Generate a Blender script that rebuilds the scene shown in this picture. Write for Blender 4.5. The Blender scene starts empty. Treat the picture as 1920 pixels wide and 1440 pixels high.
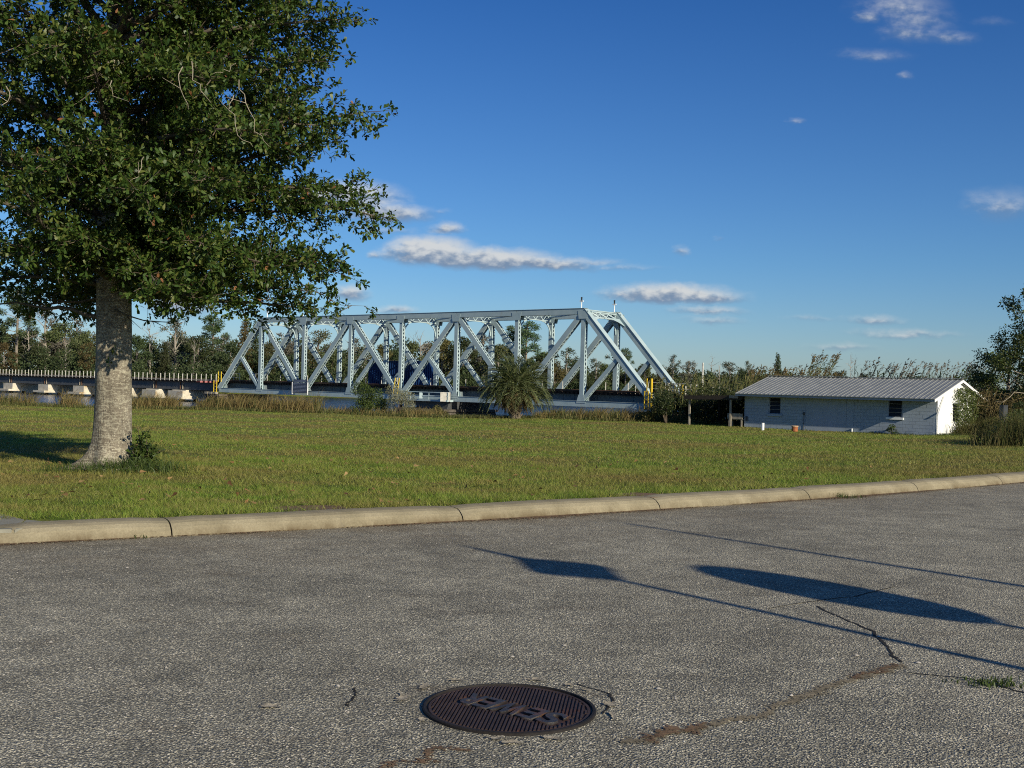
import bpy, math, random
import numpy as np
from mathutils import Vector, Matrix

random.seed(7)
rng = np.random.default_rng(11)
scene = bpy.context.scene
COL = scene.collection

# ------------------------------------------------------------------ camera
CAM = Vector((0.0, 0.0, 1.5))
FPX = 2100.0
ROLL = math.radians(1.5)
PITCH = math.radians(0.05)
camd = bpy.data.cameras.new('camera')
camd.sensor_width = 36.0
camd.lens = 36.0 * FPX / 1920.0
camd.clip_start = 0.1
camd.clip_end = 9000.0
cam = bpy.data.objects.new('camera', camd)
cam.matrix_world = Matrix.Translation(CAM) @ Matrix.Rotation(math.radians(90) + PITCH, 4, 'X') @ Matrix.Rotation(ROLL, 4, 'Z')
COL.objects.link(cam)
scene.camera = cam
CM = cam.matrix_world.to_3x3()

def ray(px, py):
    d = CM @ Vector(((px - 960) / FPX, (720 - py) / FPX, -1.0))
    return d / d.y

def at_depth(px, py, y):
    return CAM + ray(px, py) * y

def at_z(px, py, z):
    d = ray(px, py)
    return CAM + d * ((z - CAM.z) / d.z)

def horizon(px):
    return 720 + 2 + 0.0262 * (px - 960)

# ------------------------------------------------------------------ light
SUN_EL = math.radians(21.0)
SUN_AZ = math.atan2(0.62, -0.785)          # clockwise from +Y
SH = Vector((math.sin(SUN_AZ), math.cos(SUN_AZ), 0.0))
SDIR = Vector((SH.x * math.cos(SUN_EL), SH.y * math.cos(SUN_EL), math.sin(SUN_EL)))
sund = bpy.data.lights.new('sun', 'SUN')
sund.energy = 4.6
sund.angle = math.radians(0.5)
sund.color = (1.0, 0.91, 0.72)
sun = bpy.data.objects.new('sun', sund)
sun.rotation_euler = SDIR.to_track_quat('Z', 'Y').to_euler()
sun.location = (20, -30, 30)
COL.objects.link(sun)

scene.view_settings.view_transform = 'Standard'
scene.view_settings.look = 'None'
scene.view_settings.exposure = 0.3
scene.view_settings.gamma = 1.0
scene.view_settings.use_curve_mapping = False
scene.cycles.use_denoising = False
scene.cycles.filter_width = 1.05
scene.cycles.sample_clamp_indirect = 4.0
scene.cycles.max_bounces = 6
scene.cycles.transparent_max_bounces = 8

SKY_STRENGTH = 0.066
world = bpy.data.worlds.new('World')
scene.world = world
world.use_nodes = True
WT = world.node_tree
for n in list(WT.nodes):
    WT.nodes.remove(n)

def wn(tree, typ, **kw):
    n = tree.nodes.new(typ)
    for k, v in kw.items():
        setattr(n, k, v)
    return n

def wm(tree, op, a, b=None, c=None, clamp=False):
    n = tree.nodes.new('ShaderNodeMath')
    n.operation = op
    n.use_clamp = clamp
    for i, v in enumerate((a, b, c)):
        if v is None:
            continue
        if isinstance(v, (int, float)):
            n.inputs[i].default_value = v
        else:
            tree.links.new(v, n.inputs[i])
    return n.outputs[0]

def build_world():
    t = WT
    out = wn(t, 'ShaderNodeOutputWorld')
    bg = wn(t, 'ShaderNodeBackground')
    bg.inputs['Strength'].default_value = SKY_STRENGTH
    t.links.new(bg.outputs[0], out.inputs[0])
    sky = wn(t, 'ShaderNodeTexSky', sky_type='NISHITA')
    sky.sun_disc = False
    sky.sun_elevation = SUN_EL
    sky.sun_rotation = SUN_AZ
    sky.air_density = 1.0
    sky.dust_density = 0.3
    sky.ozone_density = 3.0
    hs = wn(t, 'ShaderNodeVectorMath', operation='MULTIPLY')     # clear deep blue air: one tint for the whole sky
    hs.inputs[1].default_value = (0.62, 1.00, 1.42)
    t.links.new(sky.outputs[0], hs.inputs[0])
    hs0 = hs
    # clouds: fields in direction space (x/y, z/y), i.e. at infinity
    tc = wn(t, 'ShaderNodeTexCoord')
    sep = wn(t, 'ShaderNodeSeparateXYZ')
    t.links.new(tc.outputs['Generated'], sep.inputs[0])
    dk = wn(t, 'ShaderNodeValToRGB')                                # the zenith goes deeper blue than the horizon
    e = dk.color_ramp.elements; e.new(0.12)
    for el, (p, c) in zip(e, ((0.0, (1.26, .96, .90)), (.11, (.86, .86, .88)), (.36, (.37, .60, .80)))):
        el.position = p; el.color = (*c, 1)
    t.links.new(sep.outputs[2], dk.inputs[0])
    hs = wn(t, 'ShaderNodeVectorMath', operation='MULTIPLY')
    t.links.new(hs0.outputs[0], hs.inputs[0]); t.links.new(dk.outputs[0], hs.inputs[1])
    ys = wm(t, 'MAXIMUM', sep.outputs[1], 0.05)
    U = wm(t, 'DIVIDE', sep.outputs[0], ys)
    V = wm(t, 'DIVIDE', sep.outputs[2], ys)
    cv = wn(t, 'ShaderNodeCombineXYZ')
    t.links.new(U, cv.inputs[0]); t.links.new(V, cv.inputs[1])
    sc = wn(t, 'ShaderNodeVectorMath', operation='MULTIPLY')
    sc.inputs[1].default_value = (1.0, 1.7, 1.0)
    t.links.new(cv.outputs[0], sc.inputs[0])
    nz = wn(t, 'ShaderNodeTexNoise')
    nz.inputs['Scale'].default_value = 34.0
    nz.inputs['Detail'].default_value = 7.0
    nz.inputs['Roughness'].default_value = 0.62
    t.links.new(sc.outputs[0], nz.inputs['Vector'])
    nz2 = wn(t, 'ShaderNodeTexNoise')
    nz2.inputs['Scale'].default_value = 95.0
    nz2.inputs['Detail'].default_value = 5.0
    t.links.new(sc.outputs[0], nz2.inputs['Vector'])
    off = wn(t, 'ShaderNodeVectorMath', operation='MULTIPLY_ADD')
    t.links.new(nz.outputs['Color'], off.inputs[0])
    off.inputs[1].default_value = (0.030, 0.012, 0.0)
    off.inputs[2].default_value = (-0.015, -0.006, 0.0)
    add = wn(t, 'ShaderNodeVectorMath', operation='ADD')
    t.links.new(cv.outputs[0], add.inputs[0]); t.links.new(off.outputs[0], add.inputs[1])
    clouds = [  # centre x, y, half width, half height (photo pixels), strength
        (650, 372, 96, 30, .95), (722, 402, 82, 20, .95), (725, 432, 60, 10, .45), (836, 430, 36, 13, .75), (708, 478, 20, 11, .55),
        (806, 477, 78, 31, 1.25), (905, 490, 130, 23, 1.15), (1020, 497, 95, 16, .95), (1110, 492, 60, 10, .5), (1160, 503, 90, 8, .35),
        (1262, 555, 112, 21, 1.1), (1330, 560, 58, 14, .9), (1325, 585, 70, 12, .6), (1335, 603, 58, 10, .5), (1278, 472, 18, 12, .5),
        (655, 552, 36, 17, .85), (745, 581, 34, 10, .7), (1492, 226, 20, 8, .4), (1688, 14, 84, 44, .46), (1632, 34, 24, 18, .5), (1720, 40, 70, 40, .42),
        (1712, 66, 66, 24, .46), (1775, 72, 56, 16, .46), (1640, 105, 70, 16, .36), (1700, 142, 18, 9, .36), (1860, 42, 50, 12, .24), (1880, 390, 70, 38, .46),
        (1640, 602, 56, 13, .55), (1700, 628, 100, 11, .5), (1575, 652, 62, 11, .48), (1525, 600, 60, 8, .3), (340, 575, 70, 30, .7), (1640, 345, 1, 1, .0),
        (830, 400, 22, 8, .3), (60, 590, 60, 30, .5), (1345, 450, 12, 7, .3)]
    F = None; SW = None; SB = None
    for (cx, cy, w, h, s) in clouds:
        d = ray(cx, cy)
        sb = wn(t, 'ShaderNodeVectorMath', operation='SUBTRACT')
        t.links.new(add.outputs[0], sb.inputs[0]); sb.inputs[1].default_value = (d.x, d.z, 0)
        ml = wn(t, 'ShaderNodeVectorMath', operation='MULTIPLY')
        t.links.new(sb.outputs[0], ml.inputs[0]); ml.inputs[1].default_value = (FPX / w / 1.55, FPX / h / 1.55, 0)
        sp = wn(t, 'ShaderNodeSeparateXYZ'); t.links.new(ml.outputs[0], sp.inputs[0])
        b2 = wm(t, 'MAXIMUM', sp.outputs[1], wm(t, 'MULTIPLY', sp.outputs[1], -1.5))
        r = wm(t, 'SQRT', wm(t, 'ADD', wm(t, 'MULTIPLY', sp.outputs[0], sp.outputs[0]), wm(t, 'MULTIPLY', b2, b2)))
        m = wm(t, 'MULTIPLY', wm(t, 'SUBTRACT', 1.0, r, clamp=True), s)
        F = m if F is None else wm(t, 'MAXIMUM', F, m)
        wb = wm(t, 'MULTIPLY', m, sp.outputs[1])
        SW = m if SW is None else wm(t, 'ADD', SW, m)
        SB = wb if SB is None else wm(t, 'ADD', SB, wb)
    tex = wm(t, 'MULTIPLY', wm(t, 'SUBTRACT', nz.outputs['Fac'], 0.5), 1.25)
    tex = wm(t, 'MULTIPLY_ADD', wm(t, 'SUBTRACT', nz2.outputs['Fac'], 0.5), 0.55, tex)
    dens = wm(t, 'MULTIPLY', F, wm(t, 'ADD', 1.25, tex))
    mr = wn(t, 'ShaderNodeMapRange', interpolation_type='SMOOTHSTEP')
    mr.inputs['From Min'].default_value = 0.06
    mr.inputs['From Max'].default_value = 1.0
    mr.inputs['To Max'].default_value = 0.93
    t.links.new(dens, mr.inputs['Value'])
    front = wm(t, 'GREATER_THAN', sep.outputs[1], 0.06)
    alpha = wm(t, 'MULTIPLY', mr.outputs[0], front)
    b = wm(t, 'DIVIDE', SB, wm(t, 'MAXIMUM', SW, 0.001))
    b = wm(t, 'MULTIPLY_ADD', wm(t, 'SUBTRACT', nz2.outputs['Fac'], 0.5), 1.3, b)
    sh = wn(t, 'ShaderNodeMapRange', interpolation_type='SMOOTHSTEP')
    sh.inputs['From Min'].default_value = -0.28
    sh.inputs['From Max'].default_value = 0.42
    t.links.new(b, sh.inputs['Value'])
    mc = wn(t, 'ShaderNodeMix', data_type='RGBA')
    t.links.new(sh.outputs[0], mc.inputs['Factor'])
    k = 1.0 / SKY_STRENGTH
    mc.inputs[6].default_value = (0.155 * k, 0.215 * k, 0.315 * k, 1)
    mc.inputs[7].default_value = (0.54 * k, 0.55 * k, 0.55 * k, 1)
    mx = wn(t, 'ShaderNodeMix', data_type='RGBA')
    t.links.new(alpha, mx.inputs['Factor'])
    t.links.new(hs.outputs[0], mx.inputs[6]); t.links.new(mc.outputs[2], mx.inputs[7])
    t.links.new(mx.outputs[2], bg.inputs['Color'])
build_world()

# ------------------------------------------------------------------ materials
class MT:
    """small node-material writer"""
    def __init__(self, name, rough=0.8, spec=0.3):
        self.m = bpy.data.materials.new(name); self.m.use_nodes = True
        self.t = self.m.node_tree
        self.b = self.t.nodes['Principled BSDF']
        self.b.inputs['Roughness'].default_value = rough
        self.b.inputs['Specular IOR Level'].default_value = spec
        self.tc = self.t.nodes.new('ShaderNodeTexCoord')
        self.geo = None
    def link(self, a, b): self.t.links.new(a, b)
    def coord(self, scale=(1, 1, 1), which='Object'):
        mp = self.t.nodes.new('ShaderNodeMapping'); mp.inputs['Scale'].default_value = scale
        if which == 'World':
            if self.geo is None: self.geo = self.t.nodes.new('ShaderNodeNewGeometry')
            self.link(self.geo.outputs['Position'], mp.inputs[0])
        else:
            self.link(self.tc.outputs[which], mp.inputs[0])
        return mp.outputs[0]
    def noise(self, scale, detail=4, rough=0.55, vec=None, dist=0.0):
        n = self.t.nodes.new('ShaderNodeTexNoise')
        n.inputs['Scale'].default_value = scale; n.inputs['Detail'].default_value = detail
        n.inputs['Roughness'].default_value = rough; n.inputs['Distortion'].default_value = dist
        if vec is not None: self.link(vec, n.inputs['Vector'])
        return n.outputs['Fac']
    def voronoi(self, scale, vec=None, feature='F1'):
        n = self.t.nodes.new('ShaderNodeTexVoronoi'); n.feature = feature
        n.inputs['Scale'].default_value = scale
        if vec is not None: self.link(vec, n.inputs['Vector'])
        return n
    def ramp(self, fac, stops):
        r = self.t.nodes.new('ShaderNodeValToRGB')
        el = r.color_ramp.elements
        while len(el) < len(stops): el.new(0.5)
        for e, (p, c) in zip(el, stops):
            e.position = p
            e.color = (c, c, c, 1) if isinstance(c, (int, float)) else (*c, 1)
        self.link(fac, r.inputs[0])
        return r.outputs[0]
    def mix(self, fac, a, b, mode='MIX'):
        n = self.t.nodes.new('ShaderNodeMix'); n.data_type = 'RGBA'; n.blend_type = mode
        for s, v in ((n.inputs['Factor'], fac), (n.inputs[6], a), (n.inputs[7], b)):
            if isinstance(v, (int, float)): s.default_value = v if s.type == 'VALUE' else (v, v, v, 1)
            elif isinstance(v, tuple): s.default_value = (*v, 1)
            else: self.link(v, s)
        return n.outputs[2]
    def math(self, op, a, b=None, clamp=False): return wm(self.t, op, a, b, clamp=clamp)
    def island(self):
        if self.geo is None: self.geo = self.t.nodes.new('ShaderNodeNewGeometry')
        return self.geo.outputs['Random Per Island']
    def objrand(self):
        return self.t.nodes.new('ShaderNodeObjectInfo').outputs['Random']
    def color(self, c):
        if isinstance(c, tuple): self.b.inputs['Base Color'].default_value = (*c, 1)
        else: self.link(c, self.b.inputs['Base Color'])
        return self
    def bump(self, h, strength=0.5, dist=0.02):
        n = self.t.nodes.new('ShaderNodeBump'); n.inputs['Strength'].default_value = strength
        n.inputs['Distance'].default_value = dist
        self.link(h, n.inputs['Height']); self.link(n.outputs[0], self.b.inputs['Normal'])
        return self

def simple(name, c, rough=0.7, var=0.25, scale=6.0, bump=0.0, spec=0.3, dirt=None, dirt_at=0.62, which='Object'):
    m = MT(name, rough, spec)
    v = m.coord(which=which)
    n = m.noise(scale, 5, 0.6, v)
    lo = tuple(x * (1 - var) for x in c); hi = tuple(min(1, x * (1 + var)) for x in c)
    col = m.ramp(n, [(0.3, lo), (0.7, hi)])
    if dirt:
        n2 = m.noise(scale * 0.6, 6, 0.7, v)
        col = m.mix(m.ramp(n2, [(dirt_at, 0.0), (dirt_at + 0.12, 1.0)]), col, dirt)
    m.color(col)
    if bump: m.bump(m.noise(scale * 8, 4, 0.6, v), bump, 0.01)
    return m.m

def leaf_mat(name, cols, rough=0.45, spec=0.4, trans=0.25, objvar=0.0, glow=(0.10, 0.14, 0.02), which_rand='island'):
    m = MT(name, rough, spec)
    r = m.island()
    st = [(i / max(1, len(cols) - 1), c) for i, c in enumerate(cols)]
    col = m.ramp(r, st)
    if objvar:
        o = m.objrand()
        hs = m.t.nodes.new('ShaderNodeHueSaturation')
        m.link(m.math('MULTIPLY_ADD', o, 0.05) if False else wm(m.t, 'MULTIPLY_ADD', o, 0.06, 0.47), hs.inputs['Hue'])
        m.link(wm(m.t, 'MULTIPLY_ADD', o, objvar, 1 - objvar * 0.5), hs.inputs['Value'])
        m.link(col, hs.inputs['Color']); col = hs.outputs[0]
    m.color(col)
    tr = m.t.nodes.new('ShaderNodeBsdfTranslucent')
    m.link(m.mix(0.55, col, glow), tr.inputs['Color'])
    mx = m.t.nodes.new('ShaderNodeMixShader'); mx.inputs[0].default_value = trans
    m.link(m.b.outputs[0], mx.inputs[1]); m.link(tr.outputs[0], mx.inputs[2])
    m.link(mx.outputs[0], m.t.nodes['Material Output'].inputs['Surface'])
    return m.m

def asphalt_mat():
    m = MT('asphalt', 0.85, 0.25)
    v = m.coord(which='World')
    wob = m.t.nodes.new('ShaderNodeVectorMath'); wob.operation = 'MULTIPLY_ADD'
    nzc = m.t.nodes.new('ShaderNodeTexNoise'); nzc.inputs['Scale'].default_value = 60
    m.link(v, nzc.inputs['Vector']); m.link(nzc.outputs['Color'], wob.inputs[0])
    wob.inputs[1].default_value = (0.012, 0.012, 0.0); m.link(v, wob.inputs[2])
    vv = wob.outputs[0]
    vo = m.voronoi(82, vv); vs = m.voronoi(190, vv)
    stone = m.ramp(vo.outputs['Color'], [(0.0, (.07, .064, .050)), (0.22, (.175, .160, .122)), (0.48, (.34, .312, .236)), (0.72, (.50, .455, .34)), (0.90, (.64, .575, .42)), (1.0, (.82, .76, .61))])
    fine = m.ramp(vs.outputs['Color'], [(0.1, (.045, .042, .034)), (0.6, (.18, .168, .13)), (1.0, (.38, .35, .27))])
    edge = m.ramp(vo.outputs['Distance'], [(0.34, 1.0), (0.56, 0.0)])
    col = m.mix(edge, fine, stone)
    big = m.noise(0.55, 5, 0.65, v)
    mid = m.noise(3.2, 5, 0.6, v)
    col = m.mix(1.0, col, m.ramp(big, [(0.32, .88), (0.66, 1.42)]), 'MULTIPLY')
    col = m.mix(1.0, col, m.ramp(mid, [(0.3, .78), (0.68, 1.2)]), 'MULTIPLY')
    br = m.ramp(m.noise(1.3, 6, 0.75, m.coord((0.8, 2.2, 1), 'World')), [(0.56, 0.0), (0.72, 0.45)])
    col = m.mix(br, col, (.085, .055, .03))
    sx = m.t.nodes.new('ShaderNodeSeparateXYZ'); m.link(v, sx.inputs[0])      # dust washed towards the kerb line
    kd = wm(m.t, 'MULTIPLY_ADD', wm(m.t, 'MULTIPLY_ADD', sx.outputs[0], 0.012, 0.70), sx.outputs[0], 12.55)
    kd = m.math('SUBTRACT', kd, sx.outputs[1])
    dust = m.math('MULTIPLY', m.ramp(m.math('DIVIDE', kd, 3.2), [(0.0, .7), (0.2, .28), (1.0, 0.0)]), m.ramp(m.noise(1.1, 6, .7, m.coord((.7, 1.8, 1), 'World')), [(.36, 0.0), (.66, 1.0)]))
    col = m.mix(dust, col, (.20, .145, .085))
    ru = m.ramp(m.noise(2.3, 3, 0.5, m.coord((1, 1, 1), 'World'), 0.6), [(0.735, 0.0), (0.775, 0.35)])
    col = m.mix(ru, col, (.26, .15, .05))
    m.color(col)
    h = m.math('SUBTRACT', m.ramp(vo.outputs['Distance'], [(0.1, 1.0), (0.7, 0.0)]), m.math('MULTIPLY', vs.outputs['Distance'], 0.45))
    h = wm(m.t, 'MULTIPLY_ADD', m.noise(9, 4, .6, v), 0.9, h)
    m.bump(h, 0.75, 0.010)
    return m.m

def lawn_color(m):
    v = m.coord(which='World')
    a = m.noise(0.16, 5, 0.62, v)
    b = m.noise(1.5, 6, 0.72, m.coord((0.5, 1.3, 1), 'World'))
    c = m.noise(9.0, 4, 0.6, v)
    col = m.ramp(wm(m.t, 'MULTIPLY_ADD', c, 0.28, m.math('MULTIPLY', b, 0.78)), [(0.36, (.062, .115, .014)), (0.46, (.120, .195, .024)), (0.55, (.195, .236, .040)), (0.66, (.255, .200, .072))])
    col = m.mix(m.ramp(m.noise(0.9, 6, .75, m.coord((.45, 1.5, 1), 'World'), .3), [(0.56, 0.0), (0.68, .75)]), col, (.085, .070, .024))
    return m.mix(m.ramp(a, [(0.45, 0.0), (0.60, 0.70)]), col, (.215, .155, .055))

def ground_mat():
    m = MT('lawn_soil', 0.95, 0.1)
    col = lawn_color(m)
    v = m.coord(which='World')
    col = m.mix(1.0, col, m.ramp(m.noise(22, 5, .7, v), [(0.3, .62), (0.7, 1.2)]), 'MULTIPLY')
    m.color(col)
    m.bump(m.noise(28, 6, 0.75, v), 0.9, 0.05)
    return m.m

def grass_mat():
    m = MT('grass_blade', 0.55, 0.25)
    col = lawn_color(m)
    r = m.island()
    col = m.mix(1.0, col, m.ramp(r, [(0.0, .62), (0.6, 1.25), (0.9, 1.6), (1.0, 2.0)]), 'MULTIPLY')
    col = m.mix(m.ramp(r, [(0.86, 0.0), (0.92, 0.7)]), col, (.24, .20, .09))
    m.color(col)
    tr = m.t.nodes.new('ShaderNodeBsdfTranslucent')
    m.link(m.mix(0.4, col, (.18, .2, .03)), tr.inputs['Color'])
    mx = m.t.nodes.new('ShaderNodeMixShader'); mx.inputs[0].default_value = 0.3
    m.link(m.b.outputs[0], mx.inputs[1]); m.link(tr.outputs[0], mx.inputs[2])
    m.link(mx.outputs[0], m.t.nodes['Material Output'].inputs['Surface'])
    return m.m

def kerb_mat():
    m = MT('kerb_concrete', 0.88, 0.2)
    v = m.coord(which='World')
    col = m.ramp(m.noise(2.4, 6, .65, v), [(0.3, (.21, .18, .115)), (0.7, (.33, .285, .19))])
    col = m.mix(1.0, col, m.ramp(m.noise(60, 4, .7, v), [(0.3, .78), (0.7, 1.15)]), 'MULTIPLY')
    sep = m.t.nodes.new('ShaderNodeSeparateXYZ'); m.link(v, sep.inputs[0])
    low = m.math('SUBTRACT', 1.0, m.math('DIVIDE', sep.outputs[2], 0.10), clamp=True)
    st = m.math('MULTIPLY', low, m.ramp(m.noise(1.7, 6, .75, m.coord((1, 1, .4), 'World')), [(0.42, 0.15), (0.62, 1.0)]))
    col = m.mix(st, col, (.10, .072, .038))
    dk = m.ramp(m.noise(5.5, 5, .7, v), [(0.62, 0.0), (0.74, 0.55)])
    col = m.mix(dk, col, (.16, .14, .10))
    m.color(col)
    m.bump(m.noise(90, 5, .7, v), 0.35, 0.006)
    return m.m

def bark_mat():
    m = MT('oak_bark', 0.92, 0.15)
    v = m.coord((1, 1, 1), 'Object')
    base = m.ramp(m.noise(3.0, 6, .65, v), [(0.3, (.15, .125, .095)), (0.7, (.27, .235, .18))])
    hz = m.noise(5.0, 6, .7, m.coord((1.0, 1.0, 7.0), 'Object'), 0.3)
    col = m.mix(m.ramp(hz, [(0.52, 0.0), (0.60, 0.75)]), base, (.44, .405, .31))
    li = m.noise(34, 5, .65, m.coord((1, 1, 1.25), 'Object'))
    col = m.mix(m.ramp(li, [(0.54, 0.0), (0.62, .85)]), col, (.50, .465, .35))
    pl = m.noise(10.0, 6, .72, m.coord((1, 1, 1.4), 'Object'), .4)
    col = m.mix(m.ramp(pl, [(0.52, 0.0), (0.62, .75)]), col, (.47, .435, .33))
    big = m.noise(1.9, 4, .6, m.coord((1, 1, .6), 'Object'))
    col = m.mix(1.0, col, m.ramp(big, [(0.32, .62), (0.62, 1.08)]), 'MULTIPLY')
    fis = m.noise(13, 5, .65, m.coord((2.6, 2.6, .55), 'Object'), .3)
    col = m.mix(m.ramp(fis, [(0.60, 0.0), (0.70, .7)]), col, (.075, .062, .048))
    m.color(col)
    h = wm(m.t, 'MULTIPLY_ADD', fis, -1.1, m.math('MULTIPLY', hz, 0.8))
    h = wm(m.t, 'MULTIPLY_ADD', m.noise(60, 4, .6, v), 0.4, h)
    m.bump(h, 0.9, 0.03)
    return m.m

def steel_mat():
    m = MT('pale_blue_steel_paint', 0.55, 0.35)
    v = m.coord(which='World')
    col = m.ramp(m.noise(0.8, 5, .6, v), [(0.3, (.31, .405, .425)), (0.7, (.43, .52, .525))])
    st = m.noise(1.6, 6, .7, m.coord((2.2, 2.2, .35), 'World'))
    col = m.mix(m.ramp(st, [(0.60, 0.0), (0.74, .6)]), col, (.30, .27, .21))
    col = m.mix(m.ramp(m.noise(3.1, 5, .7, v), [(0.70, 0.0), (0.78, .75)]), col, (.22, .10, .045))
    m.color(col)
    return m.m

def water_mat():
    m = MT('river_water', 0.12, 0.5)
    m.color((.022, .036, .07))
    v = m.coord((1.0, 2.2, 1), 'World')
    m.bump(wm(m.t, 'MULTIPLY_ADD', m.noise(6.0, 3, .6, v), .35, m.noise(1.4, 4, .6, v)), 0.55, 0.12)
    return m.m

def roof_mat():
    m = MT('corrugated_metal_roof', 0.5, 0.5)
    v = m.coord()
    col = m.ramp(m.noise(1.4, 5, .6, v), [(0.3, (.235, .245, .235)), (0.7, (.33, .335, .315))])
    col = m.mix(m.ramp(m.noise(5, 6, .75, m.coord((1, 1, 1))), [(0.64, 0), (0.76, .35)]), col, (.15, .12, .10))
    m.b.inputs['Metallic'].default_value = 0.25
    m.color(col); return m.m

M = {}
M['asphalt'] = asphalt_mat(); M['soil'] = ground_mat(); M['grass'] = grass_mat(); M['kerb'] = kerb_mat(); M['bark'] = bark_mat()
M['steel'] = steel_mat(); M['water'] = water_mat(); M['roof'] = roof_mat()
M['dark_steel'] = simple('dark_girder_steel', (.085, .088, .09), .6, .25, 2.0, dirt=(.10, .06, .04), which='World')
M['girder'] = simple('floor_girder_paint', (.15, .185, .20), .6, .2, 1.2, dirt=(.12, .10, .09), which='World')
M['tie'] = simple('creosoted_timber', (.035, .024, .018), .9, .35, 5, which='World')
M['rail'] = simple('rusty_rail', (.12, .065, .04), .6, .3, 6)
M['redsteel'] = simple('red_oxide_steel', (.16, .035, .025), .75, .3, 4, dirt=(.05, .03, .02))
M['pink'] = simple('faded_red_bolt_head', (.48, .18, .17), .7, .2, 6)
M['galv'] = simple('weathered_white_post', (.50, .48, .42), .7, .2, 5, dirt=(.22, .15, .09))
M['yellow'] = simple('yellow_safety_paint', (.66, .46, .03), .5, .15, 5, dirt=(.35, .2, .05))
M['pier'] = simple('pale_pier_concrete', (.56, .51, .41), .9, .18, 1.3, dirt=(.36, .25, .12), dirt_at=.55, which='World')
M['stone_pier'] = simple('dark_pier_stone', (.10, .085, .07), .9, .4, 1.4, which='World')
M['bluebox'] = simple('blue_painted_metal', (.008, .036, .125), .45, .2, 2)
M['bluebox2'] = simple('deep_blue_roof_metal', (.01, .035, .12), .5, .2, 2)
M['signboard'] = simple('dark_sign_board', (.035, .045, .075), .55, .2, 4)
M['signline'] = simple('faded_sign_print', (.26, .30, .38), .6, .3, 30)
M['block'] = simple('painted_block_grey_blue', (.29, .34, .395), .85, .08, 2.0, bump=.25, dirt=(.26, .28, .30), dirt_at=.66, which='World')
M['blockwhite'] = simple('painted_block_white', (.78, .78, .76), .85, .05, 2.0, bump=.2, which='World')
M['mortar'] = simple('painted_mortar', (.20, .24, .29), .9, .1, 3, which='World')
M['whitewood'] = simple('white_painted_timber', (.74, .74, .72), .7, .1, 5)
M['fascia'] = simple('grey_painted_fascia', (.26, .29, .33), .7, .12, 4)
M['dimwood'] = simple('weathered_grey_timber', (.27, .24, .19), .9, .25, 6, bump=.3)
M['darkwood'] = simple('dark_weathered_timber', (.035, .028, .022), .9, .3, 5)
M['darkglass'] = simple('dark_louvre_glass', (.014, .015, .016), .3, .3, 4, spec=.25)
M['slatmetal'] = simple('aluminium_louvre_rail', (.17, .17, .165), .5, .15, 9)
M['pvc'] = simple('white_plastic_pipe', (.82, .82, .80), .4, .04, 5)
M['terracotta'] = simple('terracotta_clay', (.33, .115, .045), .8, .25, 9)
M['pot_rim'] = simple('pale_clay_rim', (.45, .30, .18), .8, .2, 9)
M['iron'] = simple('rusty_cast_iron', (.048, .030, .025), .65, .35, 9, bump=.4, dirt=(.085, .036, .02), dirt_at=.55, spec=.3)
M['iron_letter'] = simple('worn_cast_iron', (.034, .029, .028), .5, .4, 16, bump=.3, spec=.4, dirt=(.10, .045, .022), dirt_at=.52)
M['iron_frame'] = simple('black_cast_iron', (.020, .017, .016), .7, .3, 12, bump=.3, spec=.2)
M['patch'] = simple('pale_cement_patch', (.36, .31, .225), .9, .5, 22, bump=.5)
M['sand'] = simple('orange_sand', (.17, .105, .058), .98, .35, 9, bump=.5, which='World')
M['crackfill'] = simple('sandy_crack_filling', (.22, .18, .115), .95, .35, 10, bump=.5, which='World')
M['crack'] = simple('open_crack', (.018, .016, .014), .95, .3, 20)
M['slab'] = simple('grey_footway_concrete', (.235, .225, .18), .9, .12, 5, bump=.3, which='World')
M['leaf_oak'] = leaf_mat('oak_leaf', [(.020, .044, .009), (.034, .068, .012), (.050, .090, .016), (.072, .110, .021), (.125, .135, .031)], .46, .32, .22)
M['leaf_oak_brown'] = leaf_mat('dead_oak_leaf', [(.18, .07, .03), (.26, .12, .05), (.12, .05, .025)], .7, .2, .2, glow=(.3, .1, .03))
M['leaf_dark'] = leaf_mat('dark_shrub_leaf', [(.016, .028, .009), (.030, .046, .012), (.050, .062, .018)], .5, .3, .15)
M['leaf_green'] = leaf_mat('green_shrub_leaf', [(.030, .052, .012), (.050, .080, .016), (.085, .110, .025)], .5, .3, .2)
M['leaf_vine'] = leaf_mat('vine_leaf', [(.035, .055, .014), (.070, .095, .022), (.12, .13, .04)], .5, .3, .2)
M['leaf_flower'] = leaf_mat('pale_flowering_shrub', [(.10, .115, .055), (.20, .20, .12), (.30, .28, .18)], .7, .2, .2)
M['leaf_far_dark'] = leaf_mat('far_dark_foliage', [(.026, .040, .016), (.044, .060, .022), (.068, .082, .032)], .6, .2, .1, .5)
M['leaf_far_olive'] = leaf_mat('far_olive_foliage', [(.046, .060, .022), (.078, .090, .033), (.115, .118, .050)], .6, .2, .1, .5)
M['leaf_far_pine'] = leaf_mat('far_pine_foliage', [(.034, .058, .024), (.066, .098, .038), (.110, .140, .058)], .6, .2, .1, .4)
M['leaf_far_rust'] = leaf_mat('far_rusty_foliage', [(.066, .054, .022), (.105, .080, .030), (.085, .082, .030)], .7, .2, .1, .4)
M['leaf_far_grey'] = leaf_mat('far_grey_foliage', [(.064, .068, .046), (.110, .108, .076), (.16, .155, .115)], .8, .1, .1, .4)
M['far_trunk'] = simple('grey_brown_trunk', (.20, .17, .135), .9, .3, 2)
M['far_bare'] = simple('bleached_bare_wood', (.30, .265, .22), .9, .25, 3)
M['limb'] = simple('dark_oak_limb', (.105, .088, .066), .92, .35, 7, bump=.4)
M['twig'] = simple('brown_twig', (.11, .085, .06), .9, .3, 8)
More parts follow.
